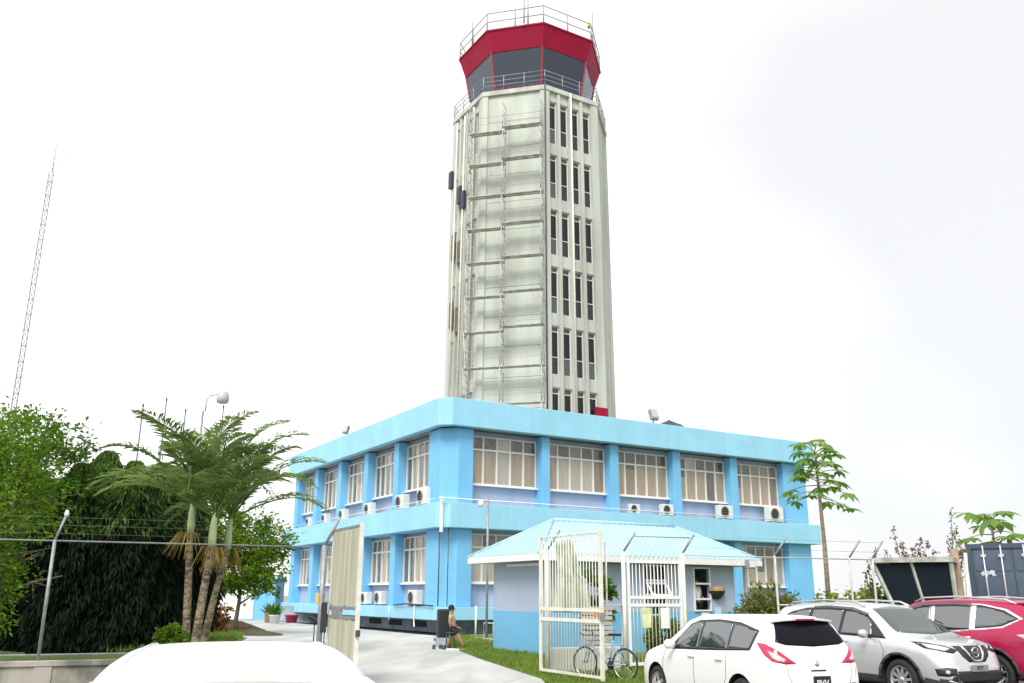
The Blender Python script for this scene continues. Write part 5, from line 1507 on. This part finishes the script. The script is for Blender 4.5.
class Car:
    def __init__(s, name, label, loc, az, spec, paint, glass=None, group=None):
        s.sp = spec; s.paint = paint; s.glass = glass or GLASSCAR
        s.t = thing(name, label, 'car', loc, az, group)
        L, W = spec['L'], spec['W']
        c = spec
        e = np.linspace(0, 1, 26)
        xs = np.unique(np.concatenate([-L/2 + .55 * e**1.6, L/2 - .45 * e**1.6, np.linspace(-L/2 + .55, L/2 - .45, 64)]))
        top = pchip(*c['top'], xs); bot = pchip(*c['bot'], xs); belt = pchip(*c['belt'], xs)
        wm = pchip(*c['wmid'], xs); wt = pchip(*c['wtop'], xs)
        belt = np.minimum(belt, top - .035); 
        rings = []
        for i in range(len(xs)):
            zb, zt, zl, w_, r_ = bot[i], top[i], belt[i], wm[i], wt[i]
            zm = zb + (zl - zb) * .55
            r_ = min(r_, w_ * .96)
            cab = min(1.0, max(0.0, (zt - zl - .05) / .35))
            key = [(0, zb), (w_ * .80, zb), (w_ * .95, zb + .035), (w_ * .985, zb + (zl - zb) * .22), (w_, zm), (w_ * .992, zl - (zl - zb) * .14), (w_ * (.955 - .0 * cab), zl),
                   (w_ * .935 * (1 - .52 * cab) + .52 * cab * (r_ * 1.0 + .02) if cab > 0 else w_ * .91, zl + (zt - zl) * (.30 + .22 * cab)),
                   (r_, zt - .045 - .01 * cab if zt - zl > .1 else zt - (zt - zl) * .4), (r_ * .86, zt - .018), (r_ * .5, zt - .004), (0, zt)]
            # catmull-rom between key points
            kp = np.array(key); n = len(kp); P_ = []
            for j in range(n - 1):
                p0 = kp[max(j-1, 0)]; p1 = kp[j]; p2 = kp[j+1]; p3 = kp[min(j+2, n-1)]
                if j == 0: p0 = np.array([-kp[1][0], kp[1][1]])
                if j == n - 2: p3 = np.array([-kp[n-2][0], kp[n-2][1]])
                d1 = (p2 - p0) * .5; d2 = (p3 - p1) * .5
                ln = np.linalg.norm(p2 - p1)
                for dd in (d1, d2):
                    q = np.linalg.norm(dd)
                    if q > ln: dd *= ln / q
                for t_ in np.linspace(0, 1, 4, endpoint=False):
                    P_.append((2*t_**3 - 3*t_**2 + 1) * p1 + (t_**3 - 2*t_**2 + t_) * d1 + (-2*t_**3 + 3*t_**2) * p2 + (t_**3 - t_**2) * d2)
            P_.append(kp[-1])
            P_ = np.array(P_)
            full = [(y, z) for y, z in P_] + [(-y, z) for y, z in P_[-2:0:-1]]
            rings.append([(xs[i], y, z) for y, z in full])
        m_ = len(rings[0])
        V = [p for r in rings for p in r]
        F = []
        for i in range(len(rings) - 1):
            for k in range(m_):
                k2 = (k + 1) % m_
                F.append((i*m_+k, i*m_+k2, (i+1)*m_+k2, (i+1)*m_+k))
        F.append(tuple(range(m_))); F.append(tuple(range((len(rings)-1)*m_, len(rings)*m_)))
        me = bpy.data.meshes.new('body'); me.from_pydata(V, [], F)
        b = bmesh.new(); b.from_mesh(me); bmesh.ops.recalc_face_normals(b, faces=b.faces)
        s.bvh = BVHTree.FromBMesh(b); b.to_mesh(me); b.free()
        tmp = bpy.data.objects.new('body_tmp', me); COL.objects.link(tmp)
        cut = []
        for ax in c['axles']:
            for sd_ in (-1, 1):
                w = MB(); w.lathe([(0, W/2 - .30), (c['arch'], W/2 - .30), (c['arch'], W/2 + .3), (0, W/2 + .3)], 'y', 40, 0, (ax, 0, c['wr'] + c.get('archlift', .02)), sm=False)
                if sd_ < 0: w.v = [(x, -y, z) for x, y, z in w.v]
                o = w.build('cut_tmp', DARK); bb = bmesh.new(); bb.from_mesh(o.data); bmesh.ops.remove_doubles(bb, verts=bb.verts, dist=1e-5); bmesh.ops.recalc_face_normals(bb, faces=bb.faces); bb.to_mesh(o.data); bb.free()
                md = tmp.modifiers.new('b', 'BOOLEAN'); md.object = o; md.operation = 'DIFFERENCE'; md.solver = 'EXACT'; cut.append(o)
        dg = bpy.context.evaluated_depsgraph_get(); dg.update()
        me2 = bpy.data.meshes.new_from_object(tmp.evaluated_get(dg))
        bpy.data.objects.remove(tmp)
        for o in cut: bpy.data.objects.remove(o)
        me2.materials.clear()
        for q in (paint, DARK, PLASTICG): me2.materials.append(q)
        clad = c.get('clad', -1)
        for p in me2.polygons:
            p.use_smooth = True; ct_ = p.center; mi = 0
            for ax in c['axles']:
                rr = math.hypot(ct_.x - ax, ct_.z - c['wr'] - c.get('archlift', .02))
                if rr < c['arch'] + .002 and abs(ct_.y) < W/2 + .01:
                    if rr < c['arch'] * .985 or abs(p.normal.y) < .55: mi = 1
            if p.normal.z < -.6 and ct_.z < .4: mi = 1
            elif mi == 0 and ct_.z < clad: mi = 2
            p.material_index = mi
        try: me2.set_sharp_from_angle(angle=R_(38))
        except Exception: pass
        s.body = bpy.data.objects.new('body', me2); COL.objects.link(s.body); s.body.parent = s.t
    def patch(s, name, poly, ang, m, off=.004, cell=.05, parent=None, thick=.012, far=4.0):
        """a piece shaped like poly (u, z), laid onto the body as seen from direction ang (0 = from the front, 90 = left side)"""
        a = R_(ang); vd = Vector((math.cos(a), math.sin(a), 0)); uv = Vector((-math.sin(a), math.cos(a), 0))
        us = [p[0] for p in poly]; zs = [p[1] for p in poly]
        nu = max(1, int((max(us) - min(us)) / cell)); nzz = max(1, int((max(zs) - min(zs)) / cell))
        gu = np.linspace(min(us), max(us), nu + 1); gz = np.linspace(min(zs), max(zs), nzz + 1)
        def clip(pl, axis, val, keep_gt):
            o_ = []
            for i in range(len(pl)):
                p, q = pl[i], pl[(i+1) % len(pl)]
                pin = (p[axis] >= val) if keep_gt else (p[axis] <= val); qin = (q[axis] >= val) if keep_gt else (q[axis] <= val)
                if pin: o_.append(p)
                if pin != qin:
                    t = (val - p[axis]) / (q[axis] - p[axis]); o_.append((p[0] + (q[0]-p[0])*t, p[1] + (q[1]-p[1])*t))
            return o_
        vid = {}; V = []; F = []
        def vert(p):
            k = (round(p[0], 4), round(p[1], 4))
            if k not in vid:
                org = uv * p[0] + vd * far + Vector((0, 0, p[1]))
                h, n, _, _ = s.bvh.ray_cast(org, -vd)
                if h is None: return None
                if n.dot(vd) < 0: n = -n
                vid[k] = len(V); V.append(h + n * off)
            return vid[k]
        for i in range(nu):
            col_ = clip(clip(list(poly), 0, gu[i], True), 0, gu[i+1], False)
            if len(col_) < 3: continue
            for j in range(nzz):
                pl = clip(clip(col_, 1, gz[j], True), 1, gz[j+1], False)
                if len(pl) < 3: continue
                ids = []
                for p in pl:
                    k = vert(p)
                    if k is not None and (not ids or ids[-1] != k): ids.append(k)
                if len(ids) > 2 and ids[0] == ids[-1]: ids.pop()
                if len(set(ids)) >= 3: F.append(list(dict.fromkeys(ids)))
        me = bpy.data.meshes.new(name); me.from_pydata([tuple(v) for v in V], [], F); me.materials.append(m)
        b = bmesh.new(); b.from_mesh(me)
        for f in b.faces:
            f.smooth = True
        bmesh.ops.recalc_face_normals(b, faces=b.faces)
        if b.faces and sum(f.normal.dot(vd) for f in b.faces) < 0: bmesh.ops.reverse_faces(b, faces=b.faces)
        b.to_mesh(me); b.free()
        o = bpy.data.objects.new(name, me); COL.objects.link(o); o.parent = parent or s.t
        md = o.modifiers.new('t', 'SOLIDIFY'); md.thickness = thick; md.offset = -1
        return o
    def strip(s, name, pts, ang, m, r=.008, parent=None, off=.002, seg=5):
        a = R_(ang); vd = Vector((math.cos(a), math.sin(a), 0)); uv = Vector((-math.sin(a), math.cos(a), 0))
        P_ = []
        for i in range(len(pts) - 1):
            for t in np.linspace(0, 1, seg, endpoint=False): P_.append((pts[i][0] + (pts[i+1][0]-pts[i][0])*t, pts[i][1] + (pts[i+1][1]-pts[i][1])*t))
        P_.append(pts[-1]); q = []
        for p in P_:
            h, n, _, _ = s.bvh.ray_cast(uv * p[0] + vd * 4 + Vector((0, 0, p[1])), -vd)
            if h is not None: q.append(h + n * off * (1 if n.dot(vd) > 0 else -1))
        w = MB()
        if len(q) > 1: w.tube(q, r, 5)
        return w.build(name, m, parent or s.t)
    def side(s, name, poly, m, sides=(1, -1), **k):
        """poly in (x, z)"""
        for sd_ in sides:
            if sd_ > 0: s.patch(name, [(-x, z) for x, z in poly], 90, m, **k)
            else: s.patch(name, poly, -90, m, **k)
    def sidestrip(s, name, pts, m, sides=(1, -1), **k):
        for sd_ in sides:
            s.strip(name, [(-x, z) for x, z in pts] if sd_ > 0 else pts, 90 if sd_ > 0 else -90, m, **k)
    def wheels(s, rim_r, spokes, rimm=ALLOY, double=False):
        c = s.sp; wr = c['wr']; tw = .205
        for ax in c['axles']:
            for sd_ in (-1, 1):
                yo = sd_ * (c['W']/2 - .02)        # outer face
                w = MB()
                prof = [(rim_r - .01, -tw), (wr - .05, -tw), (wr - .01, -tw + .025), (wr, -tw + .06), (wr, -.06), (wr - .012, -.022), (wr - .055, 0), (rim_r + .015, -.004), (rim_r, -.02), (rim_r - .01, -.06)]
                w.lathe([(r, h * sd_ + yo) for r, h in prof], 'y', 40, 0, (ax, 0, wr))
                tyre = w.build('wheel', RUBBER, s.t)
                w = MB()
                w.lathe([(rim_r + .004, -.012 * sd_ + yo), (rim_r - .02, -.015 * sd_ + yo), (rim_r - .026, -.08 * sd_ + yo), (rim_r - .03, -.17 * sd_ + yo)], 'y', 40, 0, (ax, 0, wr))
                w.lathe([(0, -.022 * sd_ + yo), (.05, -.024 * sd_ + yo), (.062, -.06 * sd_ + yo)], 'y', 16, 0, (ax, 0, wr))
                for i in range(spokes):
                    a = 2 * math.pi * i / spokes + .1
                    def pt(r, da, h): return (ax + r * math.cos(a + da), yo - sd_ * h, wr + r * math.sin(a + da))
                    arms = ((-.12, -.30), (.12, .30)) if double else ((0, 0),)
                    for d0, d1 in arms:
                        hw = .016 if double else .024
                        q = [pt(.045, d0 - hw/.05, .03), pt(.045, d0 + hw/.05, .03), pt(rim_r - .01, d1 + hw/rim_r * 1.1, .022), pt(rim_r - .01, d1 - hw/rim_r * 1.1, .022)]
                        q2 = [pt(.045, d0 - hw/.05, .07), pt(.045, d0 + hw/.05, .07), pt(rim_r - .01, d1 + hw/rim_r * 1.1, .06), pt(rim_r - .01, d1 - hw/rim_r * 1.1, .06)]
                        w.add(q + q2, [(0,1,2,3), (7,6,5,4), (0,4,5,1), (1,5,6,2), (2,6,7,3), (3,7,4,0)])
                w.build('rim', rimm, tyre)
                w = MB(); w.lathe([(0, -.1 * sd_ + yo), (rim_r - .02, -.1 * sd_ + yo)], 'y', 30, 0, (ax, 0, wr)); w.build('brake_disc', DARK, tyre)
    def mirror(s, x, z, y, m):
        for sd_ in (-1, 1):
            w = MB(); w.tube([(x, sd_ * (y - .06), z), (x + .0, sd_ * (y + .05), z + .03)], .03, 6); base = w.build('side_mirror', TRIM, s.t)
            w = MB()
            prof = [(.0, -.09), (.07, -.08), (.09, -.0), (.085, .06), (.05, .10), (0, .105)]
            vs_ = []
            w.lathe([(r, h) for r, h in prof], 'y', 14, 0, (0, 0, 0))
            w.v = [(x + vx * .75 + .0, sd_ * (y + .12) + vy, z + .06 + vz * .9) for vx, vy, vz in w.v]
            w.build('mirror_shell', m, base)
    def plate(s, lines, front, x, z, y=0, tilt=0, w_=.5, h_=.2, bg=BLACK, fg=WHITE, size=.085):
        sg = 1 if front else -1
        w = MB(); w.box(-w_/2, w_/2, -.006, .006, -h_/2, h_/2); pl_ = w.build('licence_plate', bg, s.t, bevel=.004)
        pl_.location = (x, y, z); pl_.rotation_euler = (tilt, 0, R_(90 if front else -90))
        for i, tx in enumerate(lines):
            cu = bpy.data.curves.new('lettering', 'FONT'); cu.body = tx; cu.size = size; cu.align_x = 'CENTER'; cu.align_y = 'CENTER'; cu.extrude = .002; cu.space_character = 1.05; cu.offset = .0015
            o = bpy.data.objects.new('lettering', cu); COL.objects.link(o)
            dg = bpy.context.evaluated_depsgraph_get(); dg.update()
            me = bpy.data.meshes.new_from_object(o.evaluated_get(dg)); bpy.data.objects.remove(o)
            me.materials.clear(); me.materials.append(fg)
            o = bpy.data.objects.new('lettering', me); COL.objects.link(o); o.parent = pl_
            o.rotation_euler = (R_(90), 0, 0); o.location = (0, -.0085, (h_ * .24 if len(lines) > 1 else 0) - i * h_ * .47)

HATCH = dict(L=4.30, W=1.70, wr=.315, arch=.355, axles=(1.30, -1.30), archlift=.02,
    top=([-2.15, -2.13, -2.06, -1.95, -1.75, -1.62, -1.2, -.5, 0.1, .5, .9, 1.25, 1.6, 1.9, 2.06, 2.15],
         [.66, .84, 1.03, 1.23, 1.465, 1.505, 1.53, 1.535, 1.52, 1.455, 1.26, 1.04, .95, .86, .74, .56]),
    bot=([-2.15, -2.05, -1.8, 1.7, 2.0, 2.15], [.36, .26, .20, .18, .22, .34]),
    belt=([-2.15, -2.0, -1.5, -.5, .6, 1.2, 1.7, 2.15], [.60, .92, .99, .955, .92, .90, .82, .5]),
    wmid=([-2.15, -2.1, -1.95, -1.6, -.8, .8, 1.5, 1.85, 2.05, 2.15], [.62, .71, .79, .835, .85, .85, .835, .78, .66, .5]),
    wtop=([-2.15, -1.9, -1.6, -1.0, 0, .5, 1.1, 1.4, 1.9, 2.15], [.66, .60, .555, .575, .585, .575, .62, .72, .62, .45]))
WHITEP = mat('car_white', (.82, .82, .81), .3, coat=.15)
def make_hatch(label, loc, az, plate=True, group=None):
    c = Car('parked_car', label, loc, az, HATCH, WHITEP, group=group)
    for sy in (-1, 1):      # roof ditch mouldings
        q = []
        for x in np.linspace(-1.52, .42, 24):
            h, n, _, _ = c.bvh.ray_cast(Vector((x, sy * .47, 3)), Vector((0, 0, -1)))
            if h is not None: q.append(h + n * .001)
        w = MB(); w.tube(q, .010, 5); w.build('roof_moulding', WHITEP, c.t)
    # side glass: surround then panes
    dlo = [(.95, .93), (.80, 1.03), (.38, 1.36), (.1, 1.43), (-.5, 1.455), (-1.1, 1.425), (-1.62, 1.32), (-1.54, 1.03), (-.4, .975)]
    c.side('window_surround', dlo, TRIM, off=.003)
    c.side('side_window', [(.66, .97), (.64, 1.15), (.33, 1.35), (.08, 1.405), (-.02, 1.405), (-.06, .98)], GLASSCAR, off=.007)
    c.side('side_window', [(.93, .945), (.70, .965), (.68, 1.10), (.79, 1.02)], TRIM, off=.007)
    c.side('side_window', [(-.12, .985), (-.08, 1.41), (-.5, 1.43), (-.9, 1.405), (-.93, 1.01)], GLASSCAR, off=.007)
    c.side('side_window', [(-.97, 1.01), (-.94, 1.40), (-1.1, 1.395), (-1.56, 1.30), (-1.49, 1.04)], GLASSCAR, off=.007)
    rear = [(-.50, 1.44), (-.56, 1.29), (-.62, 1.165), (-.48, 1.125), (0, 1.10), (.48, 1.125), (.62, 1.165), (.56, 1.29), (.50, 1.44), (.3, 1.46), (-.3, 1.46)]
    c.patch('rear_window', rear, 180, GLASSTINT, off=.005)
    c.patch('windscreen', [(-.56, 1.40), (-.68, 1.05), (0, 1.02), (.68, 1.05), (.56, 1.40), (0, 1.46)], 0, GLASSWS, off=.004)
    # roof spoiler and third brake light
    w = MB(); sec = [(-1.60, 1.508), (-1.80, 1.508), (-1.88, 1.497), (-1.875, 1.475), (-1.78, 1.47), (-1.6, 1.49)]
    vs_ = []; ys = np.linspace(-.55, .55, 9)
    for y in ys:
        sh_ = -.05 * (abs(y) / .55) ** 2
        vs_ += [(x - sh_ * 1.4, y, z + sh_ * .7) for x, z in sec]
    n = len(sec); fs_ = [(i*n+k, i*n+(k+1) % n, (i+1)*n+(k+1) % n, (i+1)*n+k) for i in range(len(ys)-1) for k in range(n)] + [tuple(range(n)), tuple(range((len(ys)-1)*n, len(ys)*n))]
    w.add(vs_, fs_, 0, False); sp = w.build('spoiler', WHITEP, c.t)
    if plate:
        w = MB(); w.box(-1.892, -1.873, -.16, .16, 1.474, 1.497); w.build('brake_light', TAILR, sp)
    # tail lamps: leaf shapes wrapped round the rear corners, seen from the corner
    for sd_ in (1, -1):
        a = 180 - 42 * sd_
        f = (lambda p: [(-u * sd_ if False else u * (-sd_) * -1, z) for u, z in p])
        u0 = 1.55     # u of the corner seen at this angle
        A, B = R_(a), None
        def U(x, y): return -math.sin(A) * x + math.cos(A) * y
        lamp = [(-1.74, .81, 1.15), (-1.90, .76, 1.135), (-2.02, .64, 1.06), (-2.08, .52, .96), (-2.12, .40, .875), (-2.10, .56, .87), (-2.0, .72, .905), (-1.88, .78, .995)]
        poly = [(U(x, y * sd_), z) for x, y, z in lamp]
        tl = c.patch('tail_light', poly, a, TAILR, off=.010, cell=.03)
        inn = [(-1.93, .75, 1.05), (-2.02, .655, 1.0), (-2.08, .54, .925), (-2.085, .58, .89), (-2.0, .705, .935)]
        c.patch('lens', [(U(x, y * sd_), z) for x, y, z in inn], a, TAILP, off=.016, cell=.03, parent=tl)
    c.wheels(.205, 5, double=False)
    c.mirror(.64, .96, .80, WHITEP)
    for x in (.0, -.95): 
        c.sidestrip('door_gap', [(x + .0, .35), (x + .01, .62), (x - .0, .93)] if x == 0 else [(x + .1, .45), (x + .0, .62), (x, .98)], TRIM, r=.004)
    c.sidestrip('door_gap', [(1.02, .42), (1.05, .7), (.95, .93)], TRIM, r=.004)
    for x in (-.02 + .12, -.86 + .12):
        c.side('door_handle', [(x - .12, .845), (x + .07, .835), (x + .07, .865), (x - .12, .875)], WHITEP, off=.022, cell=.06)
    c.strip('tailgate_gap', [(-.62, .60), (-.4, .575), (.4, .575), (.62, .60)], 180, TRIM, r=.005)
    c.strip('tailgate_gap', [(-.58, 1.0), (-.56, .72), (-.5, .58)], 180, TRIM, r=.003); c.strip('tailgate_gap', [(.58, 1.0), (.56, .72), (.5, .58)], 180, TRIM, r=.003)
    c.patch('badge', [(-.045 + .045 * math.cos(i * .6283), .875 + .04 * math.sin(i * .6283)) for i in range(10)], 180, CHROME, off=.012, cell=.02)
    c.patch('tailgate_handle', [(-.16, .765), (.10, .765), (.10, .785), (-.16, .785)], 180, TRIM, off=.006)
    c.strip('bumper_edge', [(-.42, .54), (.42, .54)], 180, TRIM, r=.007)
    if plate: c.plate(['PVV', '5386'] if False else ['PVV'], False, -2.172, .60, tilt=R_(0), w_=.30, h_=.2, size=.12)
    c.patch('bumper_insert', [(-.5, .33), (.5, .33), (.46, .26), (-.46, .26)], 180, TRIM)
    for sd_ in (1, -1):
        c.patch('headlight', [(sd_ * .50, .72), (sd_ * .74, .76), (sd_ * .72, .88), (sd_ * .52, .82)], 0, HEADL)
    c.patch('grille', [(-.40, .66), (.40, .66), (.38, .74), (-.38, .74)], 0, TRIM); c.patch('air_intake', [(-.5, .28), (.5, .28), (.46, .42), (-.46, .42)], 0, TRIM)
    return c
hz = R_(90 + 19.8)
make_hatch('white five door hatchback parked nearest the barred gate with its black tinted rear window', (3.83, 15.95, -.1), hz, group='cars parked at the kerb')
make_hatch('white car in the left foreground of which only the rounded roof is in view', (-1.37, 4.72, -.035), R_(90 + 16.2), plate=False).t.scale = (1, .82, 1)

SUV = dict(L=4.64, W=1.82, wr=.36, arch=.43, axles=(1.37, -1.335), archlift=.0, clad=.42,
    top=([-2.32, -2.30, -2.24, -2.12, -1.98, -1.84, -1.4, -.6, 0.0, .45, .8, 1.15, 1.5, 1.9, 2.15, 2.26, 2.32],
         [.72, .92, 1.06, 1.28, 1.53, 1.615, 1.675, 1.695, 1.68, 1.625, 1.46, 1.26, 1.11, 1.05, .97, .85, .62]),
    bot=([-2.32, -2.2, -1.9, 1.85, 2.15, 2.32], [.46, .34, .26, .24, .27, .36]),
    belt=([-2.32, -2.15, -1.5, -.5, .6, 1.2, 1.8, 2.32], [.70, 1.05, 1.13, 1.07, 1.03, 1.02, .96, .55]),
    wmid=([-2.32, -2.25, -2.1, -1.6, -.8, .8, 1.5, 1.9, 2.15, 2.27, 2.32], [.66, .77, .845, .90, .91, .91, .90, .86, .76, .64, .54]),
    wtop=([-2.32, -2.0, -1.7, -1.0, 0, .5, 1.1, 1.5, 1.9, 2.32], [.70, .64, .60, .62, .635, .625, .68, .78, .74, .5]))
def make_suv(label, loc, az, paint, chrome_line=True, visor=True, group=None, red=False):
    c = Car('parked_car', label, loc, az, SUV, paint, group=group)
    dlo = [(1.10, 1.055), (.55, 1.47), (.2, 1.565), (-.5, 1.60), (-1.1, 1.575), (-1.55, 1.49), (-1.86, 1.34), (-1.55, 1.20), (-.6, 1.10)]
    if chrome_line:
        dl2 = [(1.16, 1.035), (.56, 1.50), (.2, 1.59), (-.5, 1.622), (-1.12, 1.598), (-1.6, 1.51), (-1.93, 1.345), (-1.57, 1.17), (-.6, 1.075)]
        c.side('window_trim', dl2, CHROME if not red else mat('bright_trim', (.75, .73, .74), .25, metal=.4), off=.0025)
    c.side('window_surround', dlo, TRIM, off=.004)
    c.side('side_window', [(.74, 1.09), (.66, 1.34), (.5, 1.455), (.18, 1.54), (.02, 1.55), (-.03, 1.10)], GLASSCAR, off=.008)
    c.side('side_window', [(-.10, 1.105), (-.06, 1.555), (-.5, 1.575), (-.88, 1.56), (-.92, 1.15)], GLASSCAR, off=.008)
    c.side('side_window', [(-1.0, 1.165), (-.97, 1.55), (-1.1, 1.55), (-1.5, 1.465), (-1.80, 1.335), (-1.52, 1.225)], GLASSCAR, off=.008)
    if red:
        for a in ((-.02, -.12), (-.9, -1.02)): c.side('door_pillar', [(a[0], 1.10), (a[0] + .03, 1.56), (a[1] + .03, 1.565), (a[1], 1.13)], bpy.data.materials['bright_trim'], off=.010)
    if visor:
        c.side('door_visor', [(.52, 1.445), (.18, 1.535), (-.5, 1.57), (-.88, 1.55), (-.88, 1.60), (-.5, 1.62), (.18, 1.59), (.56, 1.49)], mat('visor', (.09, .085, .095), .2) if 'visor' not in bpy.data.materials else bpy.data.materials['visor'], off=.022, cell=.08)
    c.patch('windscreen', [(-.54, 1.575), (-.70, 1.17), (0, 1.13), (.70, 1.17), (.54, 1.575), (0, 1.62)], 0, GLASSWS, off=.005)
    c.patch('rear_window', [(-.58, 1.55), (-.72, 1.18), (0, 1.15), (.72, 1.18), (.58, 1.55)], 180, GLASSTINT, off=.005)
    w = MB(); w.box(-2.12, -1.75, -.58, .58, 1.60, 1.635); w.build('spoiler', paint, c.t, bevel=.015)
    for sd_ in (1, -1):
        rl_ = MB(); rl_.tube([(-1.75, sd_ * .585, 1.60), (-1.55, sd_ * .60, 1.685), (-.6, sd_ * .615, 1.735), (.2, sd_ * .605, 1.705), (.42, sd_ * .60, 1.625)], .02, 6); rl_.build('roof_rail', ALLOY, c.t)
    for sd_ in (1, -1):
        # headlamps sweep back round the corner
        a = 32 * sd_; A = R_(a)
        def U(x, y): return -math.sin(A) * x + math.cos(A) * y
        hl = [(2.30, .42, .90), (2.22, .60, .965), (2.0, .80, 1.015), (1.74, .89, 1.03), (1.93, .84, .93), (2.15, .70, .875), (2.27, .52, .85)]
        h_ = c.patch('headlight', [(U(x, y * sd_), z) for x, y, z in hl], a, TRIM, off=.006, cell=.04)
        h2 = [(2.25, .55, .925), (2.1, .71, .975), (1.9, .85, 1.0), (2.0, .80, .93), (2.2, .64, .885)]
        c.patch('lens', [(U(x, y * sd_), z) for x, y, z in h2], a, HEADL, off=.012, cell=.04, parent=h_)
        fg_ = [(2.28, .52, .60), (2.18, .68, .615), (2.05, .79, .59), (2.08, .77, .48), (2.2, .66, .47), (2.28, .54, .50)]
        f_2 = c.patch('fog_light', [(U(x, y * sd_), z) for x, y, z in fg_], a, TRIM, off=.006, cell=.04)
        cc = [(U(2.2, .66 * sd_) + .04 * math.cos(i * .7854), .54 + .036 * math.sin(i * .7854)) for i in range(8)]
        c.patch('lamp', cc, a, HEADL, off=.014, cell=.03, parent=f_2)
        tl = [(-1.85, .88, 1.06), (-2.1, .82, 1.08), (-2.26, .66, 1.05), (-2.28, .62, .93), (-2.1, .82, .92)]
        a2 = 180 - 40 * sd_; A = R_(a2)
        c.patch('tail_light', [(U(x, y * sd_), z) for x, y, z in tl], a2, TAILP if red else TAILR, off=.01, cell=.04)
    # V-shaped grille with round emblem
    gr_ = c.patch('grille', [(-.42, .965), (.42, .965), (.33, .80), (.2, .70), (-.2, .70), (-.33, .80)], 0, TRIM, off=.006, cell=.05)
    for s_ in (1, -1):
        c.strip('grille_trim', [(s_ * .24, .97), (s_ * .17, .80), (s_ * .1, .725), (0, .715)], 0, CHROME, r=.024, off=.016, parent=gr_)
    w = MB()
    n = 24; x_e = 2.315
    hit, nn, _, _ = c.bvh.ray_cast(Vector((4, 0, .86)), Vector((-1, 0, 0))); x_e = hit.x + .03
    w.tube([(x_e, .082 * math.cos(2*math.pi*i/n), .86 + .082 * math.sin(2*math.pi*i/n)) for i in range(n + 1)], .013, 6)
    w.box(x_e - .012, x_e + .014, -.105, .105, .838, .882); w.build('emblem', CHROME, gr_)
    c.patch('air_intake', [(-.55, .56), (.55, .56), (.66, .40), (.6, .36), (-.6, .36), (-.66, .40)], 0, TRIM, off=.006)
    c.strip('bumper_trim', [(-.68, .40), (-.4, .335), (.4, .335), (.68, .40)], 0, ALLOY, r=.016, off=.012)
    c.wheels(.24, 10 if not red else 5, double=red)
    c.mirror(.72, 1.07, .91, paint)
    for pts in ([(0.0, .5), (0, .8), (-.02, 1.05)], [(-.98, .75), (-.9, .95), (-.94, 1.12)], [(1.0, .55), (1.06, .85), (.95, 1.03)]):
        c.sidestrip('door_gap', pts, TRIM, r=.004)
    for x in (.08, -.84): c.side('door_handle', [(x - .11, .965), (x + .09, .955), (x + .09, .99), (x - .11, 1.0)], CHROME if red else paint, off=.026, cell=.08)
    for ax in SUV['axles']:
        n = 22; poly = [(ax + .485 * math.cos(math.pi * i / n), .36 + .475 * math.sin(math.pi * i / n)) for i in range(n + 1)] + [(ax + .427 * math.cos(math.pi * (n - i) / n), .36 + .427 * math.sin(math.pi * (n - i) / n)) for i in range(n + 1)]
        for k in range(6):
            i0 = k * n // 6; i1 = (k + 1) * n // 6
            seg_ = [poly[i] for i in range(i0, i1 + 1)] + [poly[2*n + 1 - i] for i in range(i1, i0 - 1, -1)]
            c.side('arch_trim', seg_, PLASTICG, off=.012, cell=.2)
    return c
SILV = mat('car_silver', (.60, .605, .63), .26, metal=.4, coat=.7)
REDP = mat('car_red', (.37, .004, .06), .3, metal=.1, coat=.45)
hd = math.atan2(-.90, .42)
c = make_suv('silver compact sport utility car with round front emblem facing the road', (7.28, 18.8, -.08), hd, SILV, chrome_line=False, group='cars parked at the kerb')
c.plate(['PDT'], True, 2.342, .60, w_=.42, h_=.11, bg=mat('plate_grey', (.25, .25, .27), .5), fg=BLACK, size=.09)
make_suv('crimson red sport utility car cut off by the right edge of the picture', (9.12, 19.2, .0), R_(90 + 29), REDP, red=True, group='cars parked at the kerb')
